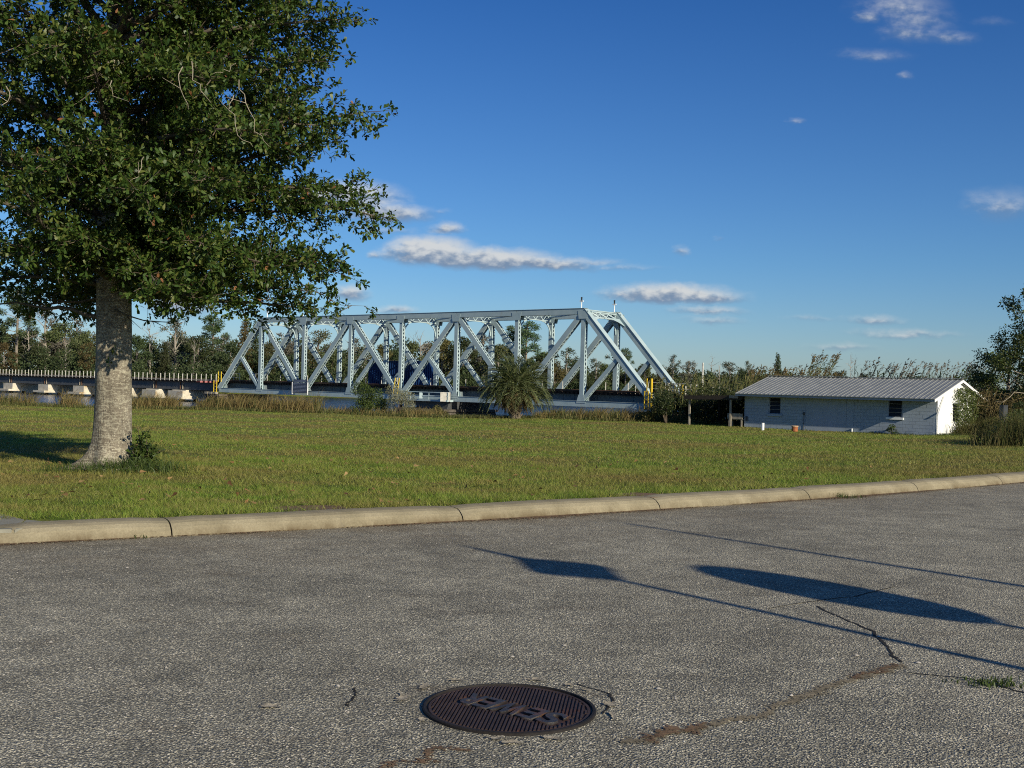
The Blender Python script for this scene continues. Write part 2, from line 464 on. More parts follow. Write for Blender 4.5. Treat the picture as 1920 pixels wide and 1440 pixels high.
M['deadtwig'] = simple('pale_dead_twig', (.29, .25, .19), .9, .25, 8)
M['reed_dry'] = leaf_mat('dry_reed', [(.08, .062, .026), (.13, .10, .042), (.20, .155, .075)], .8, .15, .2, glow=(.3, .22, .08))
M['reed_brown'] = leaf_mat('brown_marsh_grass', [(.095, .072, .030), (.170, .124, .048), (.28, .215, .09), (.12, .12, .038)], .8, .15, .2, glow=(.25, .18, .06))
M['reed_green'] = leaf_mat('green_reed', [(.040, .058, .016), (.075, .090, .026), (.13, .13, .045), (.17, .15, .06)], .6, .2, .25)
M['plume'] = leaf_mat('grey_reed_plume', [(.09, .075, .055), (.14, .12, .09), (.19, .165, .125)], .9, .1, .2, glow=(.3, .25, .18))
M['weed'] = leaf_mat('mixed_dry_weed', [(.050, .060, .018), (.085, .082, .028), (.14, .110, .05), (.06, .080, .02)], .8, .15, .2)
M['palm'] = leaf_mat('palm_frond_green', [(.085, .110, .042), (.135, .165, .064), (.21, .225, .105)], .5, .35, .28)
M['palm_dead'] = leaf_mat('palm_frond_dry', [(.14, .10, .05), (.20, .15, .075), (.11, .10, .045)], .8, .2, .2, glow=(.3, .2, .08))
M['palmtrunk'] = simple('palm_boot_trunk', (.19, .15, .105), .95, .4, 7, bump=.5)
M['fallen'] = leaf_mat('fallen_leaf', [(.10, .05, .022), (.22, .12, .05), (.30, .20, .09), (.07, .035, .02)], .8, .2, .1, glow=(.3, .15, .05))
M['pebble'] = simple('pale_pebble', (.55, .50, .42), .8, .25, 20)
M['lamp_dark'] = simple('black_post_paint', (.03, .03, .03), .5, .2, 5)
M['lamp_glass'] = simple('frosted_lantern_glass', (.6, .6, .56), .4, .05, 5)
M['pipe_dark'] = simple('dark_grey_pipe', (.05, .055, .065), .6, .25, 6)

def dissolve(src, name, scale=26.0, thr=.42):
    """a ground material whose rim breaks up into the surface below, by the mesh attribute 'mask'"""
    m2 = M[src].copy(); m2.name = name; t = m2.node_tree
    at = t.nodes.new('ShaderNodeAttribute'); at.attribute_name = 'mask'
    ge = t.nodes.new('ShaderNodeNewGeometry')
    nz = t.nodes.new('ShaderNodeTexNoise'); nz.inputs['Scale'].default_value = scale; nz.inputs['Detail'].default_value = 6; nz.inputs['Roughness'].default_value = .75
    t.links.new(ge.outputs['Position'], nz.inputs['Vector'])
    a = wm(t, 'MULTIPLY_ADD', wm(t, 'SUBTRACT', nz.outputs['Fac'], 0.5), 5.0, wm(t, 'SUBTRACT', at.outputs['Fac'], thr))
    mr = t.nodes.new('ShaderNodeMapRange'); mr.inputs['From Min'].default_value = -.05; mr.inputs['From Max'].default_value = .12
    t.links.new(a, mr.inputs['Value'])
    tr = t.nodes.new('ShaderNodeBsdfTransparent'); mx = t.nodes.new('ShaderNodeMixShader')
    t.links.new(mr.outputs[0], mx.inputs[0]); t.links.new(tr.outputs[0], mx.inputs[1])
    t.links.new(t.nodes['Principled BSDF'].outputs[0], mx.inputs[2])
    t.links.new(mx.outputs[0], t.nodes['Material Output'].inputs['Surface'])
    return m2
M['patch'] = dissolve('patch', 'broken_cement_patch', 34, .30)
M['sand_edge'] = dissolve('sand', 'scattered_orange_sand', 44, .60)
M['crackfill'] = dissolve('crackfill', 'scattered_crack_filling', 44, .50)

# ------------------------------------------------------------------ mesh helpers
def wloc(o):
    v = Vector((0, 0, 0))
    while o is not None:
        v += o.location; o = o.parent
    return v

def tag(o, label=None, cat=None, group=None, kind=None):
    if label: o['label'] = label
    if cat: o['category'] = cat
    if group: o['group'] = group
    if kind: o['kind'] = kind
    return o

def empty(name, loc, label=None, cat=None, group=None, kind=None):
    o = bpy.data.objects.new(name, None)
    o.location = loc; o.empty_display_size = 0.2
    COL.objects.link(o)
    return tag(o, label, cat, group, kind)

def mesh_from(name, V, F):
    me = bpy.data.meshes.new(name)
    me.from_pydata(V, [], F)
    me.update()
    return me

class MB:
    def __init__(self): self.v = []; self.f = []
    def box(self, c, hx, hy, hz):
        c = Vector(c); hx = Vector(hx); hy = Vector(hy); hz = Vector(hz); n = len(self.v)
        for sx, sy, sz in ((-1,-1,-1),(1,-1,-1),(1,1,-1),(-1,1,-1),(-1,-1,1),(1,-1,1),(1,1,1),(-1,1,1)):
            self.v.append(c + hx * sx + hy * sy + hz * sz)
        self.f += [(n+a, n+b, n+c_, n+d) for a, b, c_, d in ((0,3,2,1),(4,5,6,7),(0,1,5,4),(1,2,6,5),(2,3,7,6),(3,0,4,7))]
        return self
    def abox(self, c, s): return self.box(c, (s[0]/2,0,0), (0,s[1]/2,0), (0,0,s[2]/2))
    def bar(self, a, b, w, h, up=(0, 0, 1)):
        a = Vector(a); b = Vector(b); d = b - a; L = d.length; d.normalize(); up = Vector(up)
        s = d.cross(up)
        if s.length < 1e-4: s = d.cross(Vector((1, 0, 0)))
        s.normalize(); u = s.cross(d).normalized()
        return self.box((a + b) / 2, d * (L / 2), s * (w / 2), u * (h / 2))
    def tube(self, pts, rad, n=6, cap=True):
        pts = [Vector(p) for p in pts]; k = len(self.v); m = len(pts); ref = None
        for i, p in enumerate(pts):
            d = (pts[min(i+1, m-1)] - pts[max(i-1, 0)]).normalized()
            if ref is None: ref = d.orthogonal().normalized()
            s = (ref - d * ref.dot(d))
            s = s.normalized() if s.length > 1e-5 else d.orthogonal().normalized()
            ref = s; u = d.cross(s)
            r = rad[i] if isinstance(rad, (list, tuple)) else rad
            for j in range(n):
                a = 2 * math.pi * j / n
                self.v.append(p + (s * math.cos(a) + u * math.sin(a)) * r)
        for i in range(m - 1):
            for j in range(n):
                j2 = (j + 1) % n
                self.f.append((k+i*n+j, k+i*n+j2, k+(i+1)*n+j2, k+(i+1)*n+j))
        if cap:
            self.f.append(tuple(k + j for j in reversed(range(n))))
            self.f.append(tuple(k + (m-1)*n + j for j in range(n)))
        return self
    def poly(self, pts):
        k = len(self.v); self.v += [Vector(p) for p in pts]; self.f.append(tuple(range(k, k + len(pts)))); return self
    def prism(self, pts, off):
        off = Vector(off); k = len(self.v); n = len(pts); pts = [Vector(p) for p in pts]
        self.v += pts + [p + off for p in pts]
        self.f.append(tuple(k + i for i in reversed(range(n)))); self.f.append(tuple(k + n + i for i in range(n)))
        for i in range(n):
            j = (i + 1) % n; self.f.append((k+i, k+j, k+n+j, k+n+i))
        return self
    def lathe(self, c, prof, n=24):
        c = Vector(c); k = len(self.v)
        for (r, z) in prof:
            for j in range(n):
                a = 2*math.pi*j/n; self.v.append(c + Vector((r*math.cos(a), r*math.sin(a), z)))
        for i in range(len(prof)-1):
            for j in range(n):
                j2 = (j+1) % n; self.f.append((k+i*n+j, k+i*n+j2, k+(i+1)*n+j2, k+(i+1)*n+j))
        self.f.append(tuple(k+j for j in reversed(range(n)))); self.f.append(tuple(k+(len(prof)-1)*n+j for j in range(n)))
        return self
    def build(self, name, mat, parent=None, smooth=False, bevel=0.0, fixn=True):
        if parent is not None: o0 = wloc(parent)
        else:
            xs = [p.x for p in self.v]; ys = [p.y for p in self.v]; zs = [p.z for p in self.v]
            o0 = Vector(((min(xs)+max(xs))/2, (min(ys)+max(ys))/2, min(zs)))
        me = mesh_from(name, [p - o0 for p in self.v], self.f)
        if fixn:
            import bmesh
            bm = bmesh.new(); bm.from_mesh(me); bmesh.ops.recalc_face_normals(bm, faces=bm.faces)
            if bevel:
                bmesh.ops.bevel(bm, geom=bm.edges[:], offset=bevel, segments=2, affect='EDGES')
            bm.to_mesh(me); bm.free()
        me.materials.append(mat)
        if smooth: me.polygons.foreach_set('use_smooth', [True] * len(me.polygons))
        o = bpy.data.objects.new(name, me)
        COL.objects.link(o)
        if parent is not None: o.parent = parent
        else: o.location = o0
        return o

def tri_mesh(name, V, T, mats, midx=None, smooth=False):
    """numpy mesh of triangles"""
    me = bpy.data.meshes.new(name)
    V = np.ascontiguousarray(V, dtype=np.float32).reshape(-1, 3); T = np.ascontiguousarray(T, dtype=np.int32).reshape(-1, 3)
    me.vertices.add(len(V)); me.vertices.foreach_set('co', V.ravel())
    me.loops.add(T.size); me.loops.foreach_set('vertex_index', T.ravel())
    me.polygons.add(len(T)); me.polygons.foreach_set('loop_start', np.arange(0, T.size, 3, dtype=np.int32))
    for m in (mats if isinstance(mats, list) else [mats]): me.materials.append(m)
    if midx is not None: me.polygons.foreach_set('material_index', np.asarray(midx, dtype=np.int32))
    if smooth: me.polygons.foreach_set('use_smooth', np.ones(len(T), dtype=bool))
    me.update(calc_edges=True)
    return me

def link_mesh(name, me, parent=None, loc=(0, 0, 0)):
    o = bpy.data.objects.new(name, me); COL.objects.link(o)
    o.location = loc
    if parent is not None: o.parent = parent
    return o

def unit(a):
    return a / np.maximum(np.linalg.norm(a, axis=-1, keepdims=True), 1e-9)

def rand_dirs(n):
    return unit(rng.normal(size=(n, 3)))

OAK_LEAF3 = (np.array([[0, 0, 0], [.62, .20, .05], [.62, -.20, .05], [.97, .17, -.03], [.97, -.17, -.03]]), np.array([[0, 2, 1], [1, 2, 4], [1, 4, 3]]))
OAK_LEAF = (np.array([[0, 0, 0], [.42, .10, .02], [.42, -.10, .02], [.80, .27, .05], [.80, -.27, .05], [1.0, .10, -.02], [1.0, -.10, -.02], [.70, 0, -.03]]),
            np.array([[0, 2, 7], [0, 7, 1], [1, 7, 3], [2, 4, 7], [7, 6, 5], [7, 5, 3], [7, 4, 6]]))
SIMPLE_LEAF = (np.array([[0, 0, 0], [.5, .24, .03], [.5, -.24, .03], [1, 0, -.05]]), np.array([[0, 2, 1], [1, 2, 3]]))
TRI_LEAF = (np.array([[0, .35, 0], [0, -.35, 0], [1, 0, 0.1]]), np.array([[0, 1, 2]]))

def leaves(P, D, S, tmpl, up=None, jitter=0.5):
    """instanced leaf template -> vertex array, triangle array"""
    n = len(P); tv, tt = tmpl
    D = unit(D)
    if up is None: up = np.tile([0, 0, 1.0], (n, 1))
    up = up + rng.normal(size=(n, 3)) * jitter
    side = unit(np.cross(up, D)); nr = np.cross(D, side)
    V = (P[:, None, :] + S[:, None, None] * (tv[None, :, 0:1] * D[:, None, :] + tv[None, :, 1:2] * side[:, None, :] + tv[None, :, 2:3] * nr[:, None, :]))
    T = tt[None, :, :] + (np.arange(n) * len(tv))[:, None, None]
    return V.reshape(-1, 3), T.reshape(-1, 3)

def set_mask(me, vals):
    a = me.attributes.new('mask', 'FLOAT', 'POINT'); a.data.foreach_set('value', np.asarray(vals, dtype=np.float32))
    return me

def join(parts):
    Vs, Ts, k = [], [], 0
    for V, T in parts:
        Vs.append(V); Ts.append(T + k); k += len(V)
    return np.concatenate(Vs), np.concatenate(Ts)

# ------------------------------------------------------------------ ground
def kerb_y(x):
    f = lambda q: 12.55 + 0.70 * q + 0.012 * q * q
    if x < -14: return f(-14) + 0.364 * (x + 14)
    if x > 16: return f(16) + 1.084 * (x - 16)
    return f(x)

def kerb_slope(x): return (kerb_y(x + .01) - kerb_y(x - .01)) / .02

D0 = Vector((0.75, -0.66, 0)).normalized()     # bank direction helper
R7 = at_depth(1092, 757, 93.9); L1 = at_depth(488, 735, 121.7)
BD = Vector((R7.x - L1.x, R7.y - L1.y, 0)); PANEL = BD.length / 6; BD.normalize()
BN = Vector((-BD.y, BD.x, 0))                   # away from the camera
if BN.y < 0: BN = -BN
ZB = 0.07
BO = Vector((L1.x, L1.y, 0)) - BD * PANEL       # near truss, left end of the bottom chord
def bp(s, t, z): return BO + BD * s + BN * t + Vector((0, 0, z))
def s_at(px, t=0.0):
    r = (px - 960) / FPX
    return (r * (BO.y + t * BN.y) - BO.x - t * BN.x) / (BD.x - r * BD.y)
SEND = 8 * PANEL
WATER = -1.45

def bank_line(x):
    return 80.5 + 1.2 * math.sin(x * 0.21) + 0.7 * math.sin(x * 0.53 + 1)

def gz(x, y):
    """ground height beyond the kerb"""
    if y < 13: base = 0.12
    ky = kerb_y(max(-30, min(34, x)))
    d = max(0.0, y - ky)
    h = 0.13 - 1.0 * min(1.0, d / max(16.0, 67.0 - ky))
    h += 0.03 * math.sin(x * .31 + y * .17) * min(1, d / 8) + 0.02 * math.sin(x * .83 - y * .41) * min(1, d / 8)
    s = (x - BO.x) * BD.x + (y - BO.y) * BD.y
    river = 1.0 if s < SEND - 1.0 else max(0.0, 1 - (s - (SEND - 1.0)) / 3.0)
    b = y - bank_line(x)
    if b > 0 and river > 0:
        t = min(1, b / 3.0); t = t * t * (3 - 2 * t)
        near = h + (-2.6 - h) * t * river
        fb = y - (196 + 5 * math.sin(x * .05))
        if fb > 0:
            u = min(1, fb / 5); near = near + (-0.9 - near) * u
        h = near
    if y > 230: h = -0.9
    return h

def build_ground():
    xs = list(np.arange(-46, 46.01, 0.5)); 
    ex = [-3500, -1500, -700, -350, -200, -140, -110, -90, -75, -62, -53]
    xs = ex + xs + [-e for e in reversed(ex)]
    ds = [0.16, 0.3, 0.45, 0.7] + list(np.arange(1.0, 30, 0.6)) + list(np.arange(30, 100, 0.9)) + [104, 110, 118, 130, 150, 170, 180, 184, 188, 192, 196, 200, 210, 225, 260, 340, 600, 1200, 3500]
    V = []; nx = len(xs); nd = len(ds)
    for d in ds:
        for x in xs:
            xc = max(-46, min(46, x)); y = kerb_y(xc) + d
            V.append((x, y, gz(x, y)))
    T = []
    for j in range(nd - 1):
        for i in range(nx - 1):
            a = j * nx + i
            T += [(a, a + 1, a + nx + 1), (a, a + nx + 1, a + nx)]
    o = link_mesh('lawn', tri_mesh('lawn', V, T, M['soil'], smooth=True)); tag(o, kind='structure')
    # road: one sheet from behind the camera to the kerb
    V = []; T = []
    xr = [-60, -46] + list(np.arange(-30, 34.1, 1.0)) + [46, 60]
    for x in xr: V += [(x, -50, 0), (x, -2, 0), (x, kerb_y(max(-46, min(46, x))) + 0.10, 0)]
    for i in range(len(xr) - 1):
        a = i * 3
        T += [(a, a+3, a+4), (a, a+4, a+1), (a+1, a+4, a+5), (a+1, a+5, a+2)]
    o = link_mesh('road', tri_mesh('road', V, T, M['asphalt'])); tag(o, kind='structure')
    w = MB().poly([(-400, 60, WATER), (120, 60, WATER), (120, 320, WATER), (-400, 320, WATER)]).build('river', M['water'])
    tag(w, kind='structure')
    return o
ROAD = build_ground()

# ------------------------------------------------------------------ kerb: cast segments with open joints
def build_kerb():
    prof = [(0.0, -0.05), (0.0, 0.004), (0.018, 0.05), (0.045, 0.092), (0.085, 0.124), (0.135, 0.142), (0.20, 0.150), (0.30, 0.152), (0.36, 0.147), (0.375, 0.12), (0.375, -0.05)]
    bed = MB()
    xs = np.arange(-28, 30, 1.0)
    for a, b in zip(xs[:-1], xs[1:]):
        pa = Vector((a, kerb_y(a) + .19, -.06)); pb = Vector((b, kerb_y(b) + .19, -.06)); bed.bar(pa, pb, .30, .06)
    root = bed.build('kerb', M['kerb']); tag(root, kind='structure')
    o0 = wloc(root)
    jx = [at_z(p, q, 0).x for p, q in ((325, 1005), (868, 979), (1242, 959), (1517, 936))]
    joints = [-12.0, -9.2, -6.3, jx[0], jx[1], jx[2], jx[3], 6.4, 8.55, 10.7, 12.8, 14.8, 16.8, 18.8]
    for a, b in zip(joints[:-1], joints[1:]):
        n = 12; V = []; F = []; k = len(prof)
        ga = a + .006; gb = b - .006
        for i in range(n + 1):
            x = ga + (gb - ga) * i / n
            sl = kerb_slope(x); nv = Vector((-sl, 1)).normalized()
            drop = 1.0
            if x < -4.15: drop = max(0.76, 1 - (-4.15 - x) / 2.2)   # dropped towards the footway crossing
            for (d, z) in prof:
                e = 0.012 if i in (0, n) else 0
                V.append(Vector((x + nv.x * d, kerb_y(x) + nv.y * d, (z * drop if z > 0 else z) - (e if z > .05 else 0) + .004 * math.sin(x * 3.1) * (z > .05))))
        for i in range(n):
            for j in range(k - 1):
                F.append((i*k+j, (i+1)*k+j, (i+1)*k+j+1, i*k+j+1))
        F.append(tuple(range(k))); F.append(tuple(n*k + j for j in reversed(range(k))))
        m = MB(); m.v = V; m.f = F
        m.build('kerb_segment', M['kerb'], root, smooth=False)
    # sand washed into the gutter
    V = []; T = []; K = []; xs = np.arange(-7, 16, 0.07); i = 0
    for x in xs:
        nv = Vector((-kerb_slope(x), 1)).normalized()
        w = .16 + .10 * math.sin(x * 1.3 + 1) + .05 * math.sin(x * 4.1)
        if x < -2.7: w *= .5
        w = max(.02, w); K += [0.0, 1.1]
        V += [(x - nv.x * w, kerb_y(x) - nv.y * w, .004), (x + nv.x * .03, kerb_y(x) + nv.y * .03, .012)]
        if i: T += [(2*i-2, 2*i, 2*i+1), (2*i-2, 2*i+1, 2*i-1)]
        i += 1
    o = link_mesh('gutter_sand', set_mask(tri_mesh('gutter_sand', V, T, M['sand_edge']), K)); tag(o, 'orange brown sand washed along the foot of the kerb', 'sand', kind='stuff')
build_kerb()

# footway crossing slabs at the left edge
def slab(pix, name, zt):
    pts = [at_z(px, py, zt) for px, py in pix]
    o = MB().prism(pts, (0, 0, -.16)).build(name, M['slab'], FOOT, bevel=.006)
    return o
FOOT = MB().prism([at_z(p, q, .06) for p, q in ((-300, 1003), (-6, 1003), (70, 985), (-10, 960), (-300, 962))], (0, 0, -.1)).build('footway', M['slab']); tag(FOOT, kind='structure')
slab([(-330, 1002), (22, 992), (46, 974), (-6, 961), (-330, 964)], 'paving_slab', .125)
slab([(27, 992), (60, 988), (88, 978), (49, 974)], 'paving_slab', .125)

# ------------------------------------------------------------------ manhole cover
def build_manhole():
    c = at_z(955, 1329, 0); c.z = 0
    root = empty('manhole_cover', c, 'round rusty iron sewer cover with ribs set in the asphalt', 'manhole cover')
    R = .402
    fr = MB(); n = 72
    prof = [(R, -.05), (R, .010), (R - .006, .013), (R - .016, .013), (R - .018, -.004), (R - .020, -.05)]
    k = len(prof)
    for j in range(n):
        a = 2*math.pi*j/n
        for r, z in prof: fr.v.append(c + Vector((r*math.cos(a), r*math.sin(a), z)))
    for j in range(n):
        j2 = (j+1) % n
        for i in range(k-1): fr.f.append((j*k+i, j2*k+i, j2*k+i+1, j*k+i+1))
    fr.build('frame', M['iron_frame'], root)
    R2 = R - .024
    MB().lathe(c, [(R2, -.03), (R2, .004), (R2 - .004, .007), (R2 - .016, .007), (R2 - .018, .002)], 72).build('lid', M['iron'], root)
    # ribs across the lid, interrupted by the lettering
    rd = Vector((.12, .99, 0)).normalized(); cd = Vector((rd.y, -rd.x, 0))
    read = Vector((-.372, .271, 0)).normalized(); upv = Vector((-read.y, read.x, 0))
    tc = c + Vector((.045, .0, 0)) + upv * .045
    m = MB(); rr = R2 - .022; s = -rr + .006
    def free(p):
        q = p - tc; return not (abs(q.dot(read)) < .29 and abs(q.dot(upv)) < .092)
    while s < rr:
        L = math.sqrt(max(0, rr*rr - s*s)); st = None; N = 40
        for i in range(N + 1):
            t = -L + 2*L*i/N; p = c + cd*s + rd*t
            ok = free(p)
            if ok and st is None: st = t
            if st is not None and (not ok or i == N):
                if t - st > .02:
                    a = c + cd*s + rd*st; b = c + cd*s + rd*t
                    m.bar(a + Vector((0,0,.004)), b + Vector((0,0,.004)), .0085, .010)
                st = None
        s += .0172
    o = m.build('rib_pattern', M['iron'], root); o['kind'] = 'stuff'
    # raised letters, one object each
    x = -.262
    for ch in 'SEWER':
        cu = bpy.data.curves.new('letter', 'FONT'); cu.body = ch; cu.size = .195; cu.extrude = .0045; cu.bevel_depth = .0012
        cu.offset = .004
        tmp = bpy.data.objects.new('letter_curve', cu); COL.objects.link(tmp)
        dg = bpy.context.evaluated_depsgraph_get(); me = bpy.data.meshes.new_from_object(tmp.evaluated_get(dg))
        xs = [v.co.x for v in me.vertices]; w = max(xs) - min(xs); x0 = min(xs)
        tw = {'S': .100, 'E': .090, 'W': .140, 'R': .102}[ch]
        for v in me.vertices:
            a = (v.co.x - x0) * tw / w + x; b = (v.co.y - .068) * 1.12
            v.co = (tc - c) + read * a + upv * b + Vector((0, 0, v.co.z + .0075))
        bpy.data.objects.remove(tmp)
        x += tw + .010
        me.materials.clear(); me.materials.append(M['iron_letter'])
        me.name = 'letter'
        o = link_mesh('letter', me, root)
    m = MB()
    # cement smeared round the frame
    def blob(px, py, w, h, name='cement_patch'):
        p = at_z(px, py, 0); pts = []
        s = p.y / FPX; n = 14
        for j in range(n):
            a = 2*math.pi*j/n; r = rng.uniform(.45, 1.25)
            pts.append(Vector((p.x + w*.5*s*r*math.cos(a), p.y + h*.5*s*r*math.sin(a)/.285, .0045)))
        V = [tuple(p + Vector((0, 0, .005)))] + [tuple(c + q * f + p * (1 - f)) for f in (.55, 1.2) for q in pts for c in (Vector((0, 0, .0045)),)]
        T = []
        for j in range(n):
            j2 = (j + 1) % n; T += [(0, 1 + j, 1 + j2), (1 + j, 1 + n + j, 1 + n + j2), (1 + j, 1 + n + j2, 1 + j2)]
        return link_mesh(name, set_mask(tri_mesh(name, V, T, M['patch']), [1.15] + [.8] * n + [0.0] * n), ROAD)
    for b in ((757, 1309, 30, 18), (795, 1290, 20, 12), (852, 1277, 40, 5), (1000, 1276, 44, 6), (1068, 1286, 26, 5), (1100, 1296, 20, 5), (1143, 1322, 26, 10), (1150, 1345, 14, 18), (925, 1386, 46, 7), (962, 1394, 44, 7), (1040, 1387, 50, 8), (790, 1352, 20, 7), (510, 1326, 36, 9)):
        blob(*b)
    return c
MH = build_manhole()

# ------------------------------------------------------------------ cracks and seams in the road
def ribbon(pix, w, name, mat, z=.003, jag=.5, sub=14):
    pts = [at_z(px, py, 0) for px, py in pix]; P = []
    for a, b in zip(pts[:-1], pts[1:]):
        for i in range(sub): P.append(a.lerp(b, i / sub))
    P.append(pts[-1]); V = []; T = []; K = []; soft = name != 'crack'
    o1 = o2 = 0.0; w1 = .8
    for i, p in enumerate(P):
        d = (P[min(i+1, len(P)-1)] - P[max(0, i-1)]); s = Vector((-d.y, d.x, 0)).normalized()
        o1 = .82*o1 + .45*rng.normal(); w1 = .7*w1 + .3*rng.uniform(.2, 1.4); off = o1 * w * jag * .5; ww = w * w1 * rng.uniform(.85, 1.15) * .5
        if i in (0, len(P)-1): ww = w * .08
        q = 1.5 if soft else 1.0
        V += [tuple(p + s*(off + ww*q*e) + Vector((0, 0, z))) for e in (1, 0, -1)]; K += [0.0, .95, 0.0]
        if i:
            a = 3*i - 3; T += [(a, a+1, a+4), (a, a+4, a+3), (a+1, a+2, a+5), (a+1, a+5, a+4)]
    return link_mesh(name, set_mask(tri_mesh(name, V, T, mat), K), ROAD)
ribbon([(1530, 1136), (1580, 1160), (1640, 1185), (1665, 1212), (1692, 1243)], .022, 'crack', M['crack'], jag=1.2)
ribbon([(1440, 1142), (1520, 1128), (1600, 1118), (1680, 1100)], .014, 'crack', M['crack'], jag=1.2)
ribbon([(1694, 1246), (1610, 1272), (1520, 1305), (1440, 1336), (1340, 1358), (1240, 1376), (1160, 1392)], .085, 'sandy_seam', M['crackfill'], z=.004, jag=.5)
ribbon([(1688, 1248), (1640, 1262), (1600, 1274)], .09, 'sandy_seam', M['sand_edge'], z=.006, jag=.6)
ribbon([(1330, 1358), (1270, 1370), (1200, 1388)], .13, 'sandy_seam', M['sand_edge'], z=.006, jag=.7)
ribbon([(870, 1398), (800, 1412), (760, 1428), (735, 1450)], .09, 'sandy_seam', M['sand_edge'], z=.004, jag=.9)
ribbon([(1700, 1262), (1800, 1272), (1860, 1284), (1960, 1310)], .016, 'crack', M['crack'], jag=1.5)
ribbon([(1130, 1340), (1150, 1320), (1140, 1300), (1080, 1282)], .012, 'crack', M['crack'], jag=1.5)
ribbon([(664, 1290), (660, 1310), (655, 1325)], .016, 'crack', M['crack'], jag=1.5)

# ------------------------------------------------------------------ loose pebbles and chips on the road
def build_pebbles():
    n = 5200
    y = 3.2 + 9 * rng.random(n) ** 1.7; x = (rng.random(n) - .5) * (y * 1.05 + .5)
    ok = np.array([y[i] < kerb_y(x[i]) - .05 and (x[i]-MH.x)**2 + (y[i]-MH.y)**2 > .45**2 for i in range(n)])
    x, y = x[ok], y[ok]; n = len(x)
    s = rng.uniform(.003, .0075, n) * (1 + (rng.random(n) < .02) * 1.2)
    oc = np.array([[1,0,0],[0,1,0],[-1,0,0],[0,-1,0],[0,0,.7],[0,0,-.7]], float); ot = np.array([[0,1,4],[1,2,4],[2,3,4],[3,0,4]])
    a = rng.uniform(0, 6.28, n); ca, sa = np.cos(a), np.sin(a); el = rng.uniform(.6, 1.3, n)
    V = np.empty((n, 6, 3))
    V[:, :, 0] = x[:, None] + s[:, None]*(ca[:, None]*oc[None, :, 0]*el[:, None] - sa[:, None]*oc[None, :, 1])
    V[:, :, 1] = y[:, None] + s[:, None]*(sa[:, None]*oc[None, :, 0]*el[:, None] + ca[:, None]*oc[None, :, 1])
    V[:, :, 2] = s[:, None]*(oc[None, :, 2]*.8 + .25)
    T = ot[None] + (np.arange(n)*6)[:, None, None]
    o = link_mesh('loose_pebbles', tri_mesh('loose_pebbles', V, T, M['pebble'])); tag(o, 'small pale loose chippings scattered over the asphalt', 'pebbles', kind='stuff')
    for px, py, r in ((892, 1299, .011), (1114, 1272, .007), (798, 1425, .016), (1095, 1333, .006), (914, 1331, .005), (1000, 1434, .012)):
        pass
build_pebbles()

# ------------------------------------------------------------------ lawn grass
def build_grass():
    P = []
    def band(y0, y1, dens, w):
        area = .5 * 1.0 * (y1*y1 - y0*y0) ; n = int(dens * area)
        y = np.sqrt(y0*y0 + (y1*y1 - y0*y0) * rng.random(n)); x = (rng.random(n) - .5) * 1.0 * y
        return x, y
    parts = []
    for y0, y1, dens, w, hmin, hmax in ((9.5, 15, 1500, .0065, .030, .075), (15, 22, 800, .0085, .03, .075), (22, 35, 300, .012, .03, .075), (35, 60, 80, .02, .035, .08), (60, 84, 38, .03, .04, .10)):
        x, y = band(y0, y1, dens, w)
        ky = np.array([kerb_y(a) for a in x]); d = (y - ky)
        keep = (d > .37) & ~((x < -4.05) & (d < .9) & (y < 11.2))
        keep &= np.array([b < bank_line(a) + .5 for a, b in zip(x, y)])
        # bare sandy spots by the kerb
        for (bx, by, br) in BARE: keep &= ((x - bx)**2 + ((y - by)*1.2)**2 > (br * rng.uniform(.55, 1.1, len(x)))**2)
        x, y, d = x[keep], y[keep], d[keep]; n = len(x)
        z = np.array([gz(a, b) for a, b in zip(x, y)]) - .005
        h = rng.uniform(hmin, hmax, n) * (1 + .9*np.exp(-(d - .37)/.5)) * (.75 + .5*np.sin(x*1.7 + y*.9)**2)
        a = rng.uniform(0, 6.28, n); ww = w * rng.uniform(.6, 1.4, n)
        lean = rng.normal(size=(n, 2)) * h[:, None] * .75
        V = np.empty((n, 3, 3))
        V[:, 0] = np.stack([x - np.cos(a)*ww/2, y - np.sin(a)*ww/2, z], 1)
        V[:, 1] = np.stack([x + np.cos(a)*ww/2, y + np.sin(a)*ww/2, z], 1)
        V[:, 2] = np.stack([x + lean[:, 0], y + lean[:, 1], z + h], 1)
        parts.append((V.reshape(-1, 3), np.arange(n*3).reshape(-1, 3)))
    V, T = join(parts)
    o = link_mesh('grass', tri_mesh('grass', V, T, M['grass'])); tag(o, 'short mown green and straw coloured grass of the lawn', 'grass', kind='stuff')
BARE = [(at_z(590, 952, .14).x, at_z(590, 952, .14).y + .05, .42), (at_z(1215, 928, .14).x, at_z(1215, 928, .14).y + .1, .40)]
def bare_patch(bx, by, br):
    pts = [Vector((bx + br*1.1*math.cos(a)*rng.uniform(.7, 1.15), by + br*.85*math.sin(a)*rng.uniform(.7, 1.1), 0)) for a in np.linspace(0, 6.28, 18)[:-1]]
    for p in pts: p.z = gz(p.x, p.y) + .012
    o = MB().prism(pts, (0, 0, -.02)).build('bare_sand', M['sand']); tag(o, kind='structure')
for b in BARE: bare_patch(*b)
build_grass()

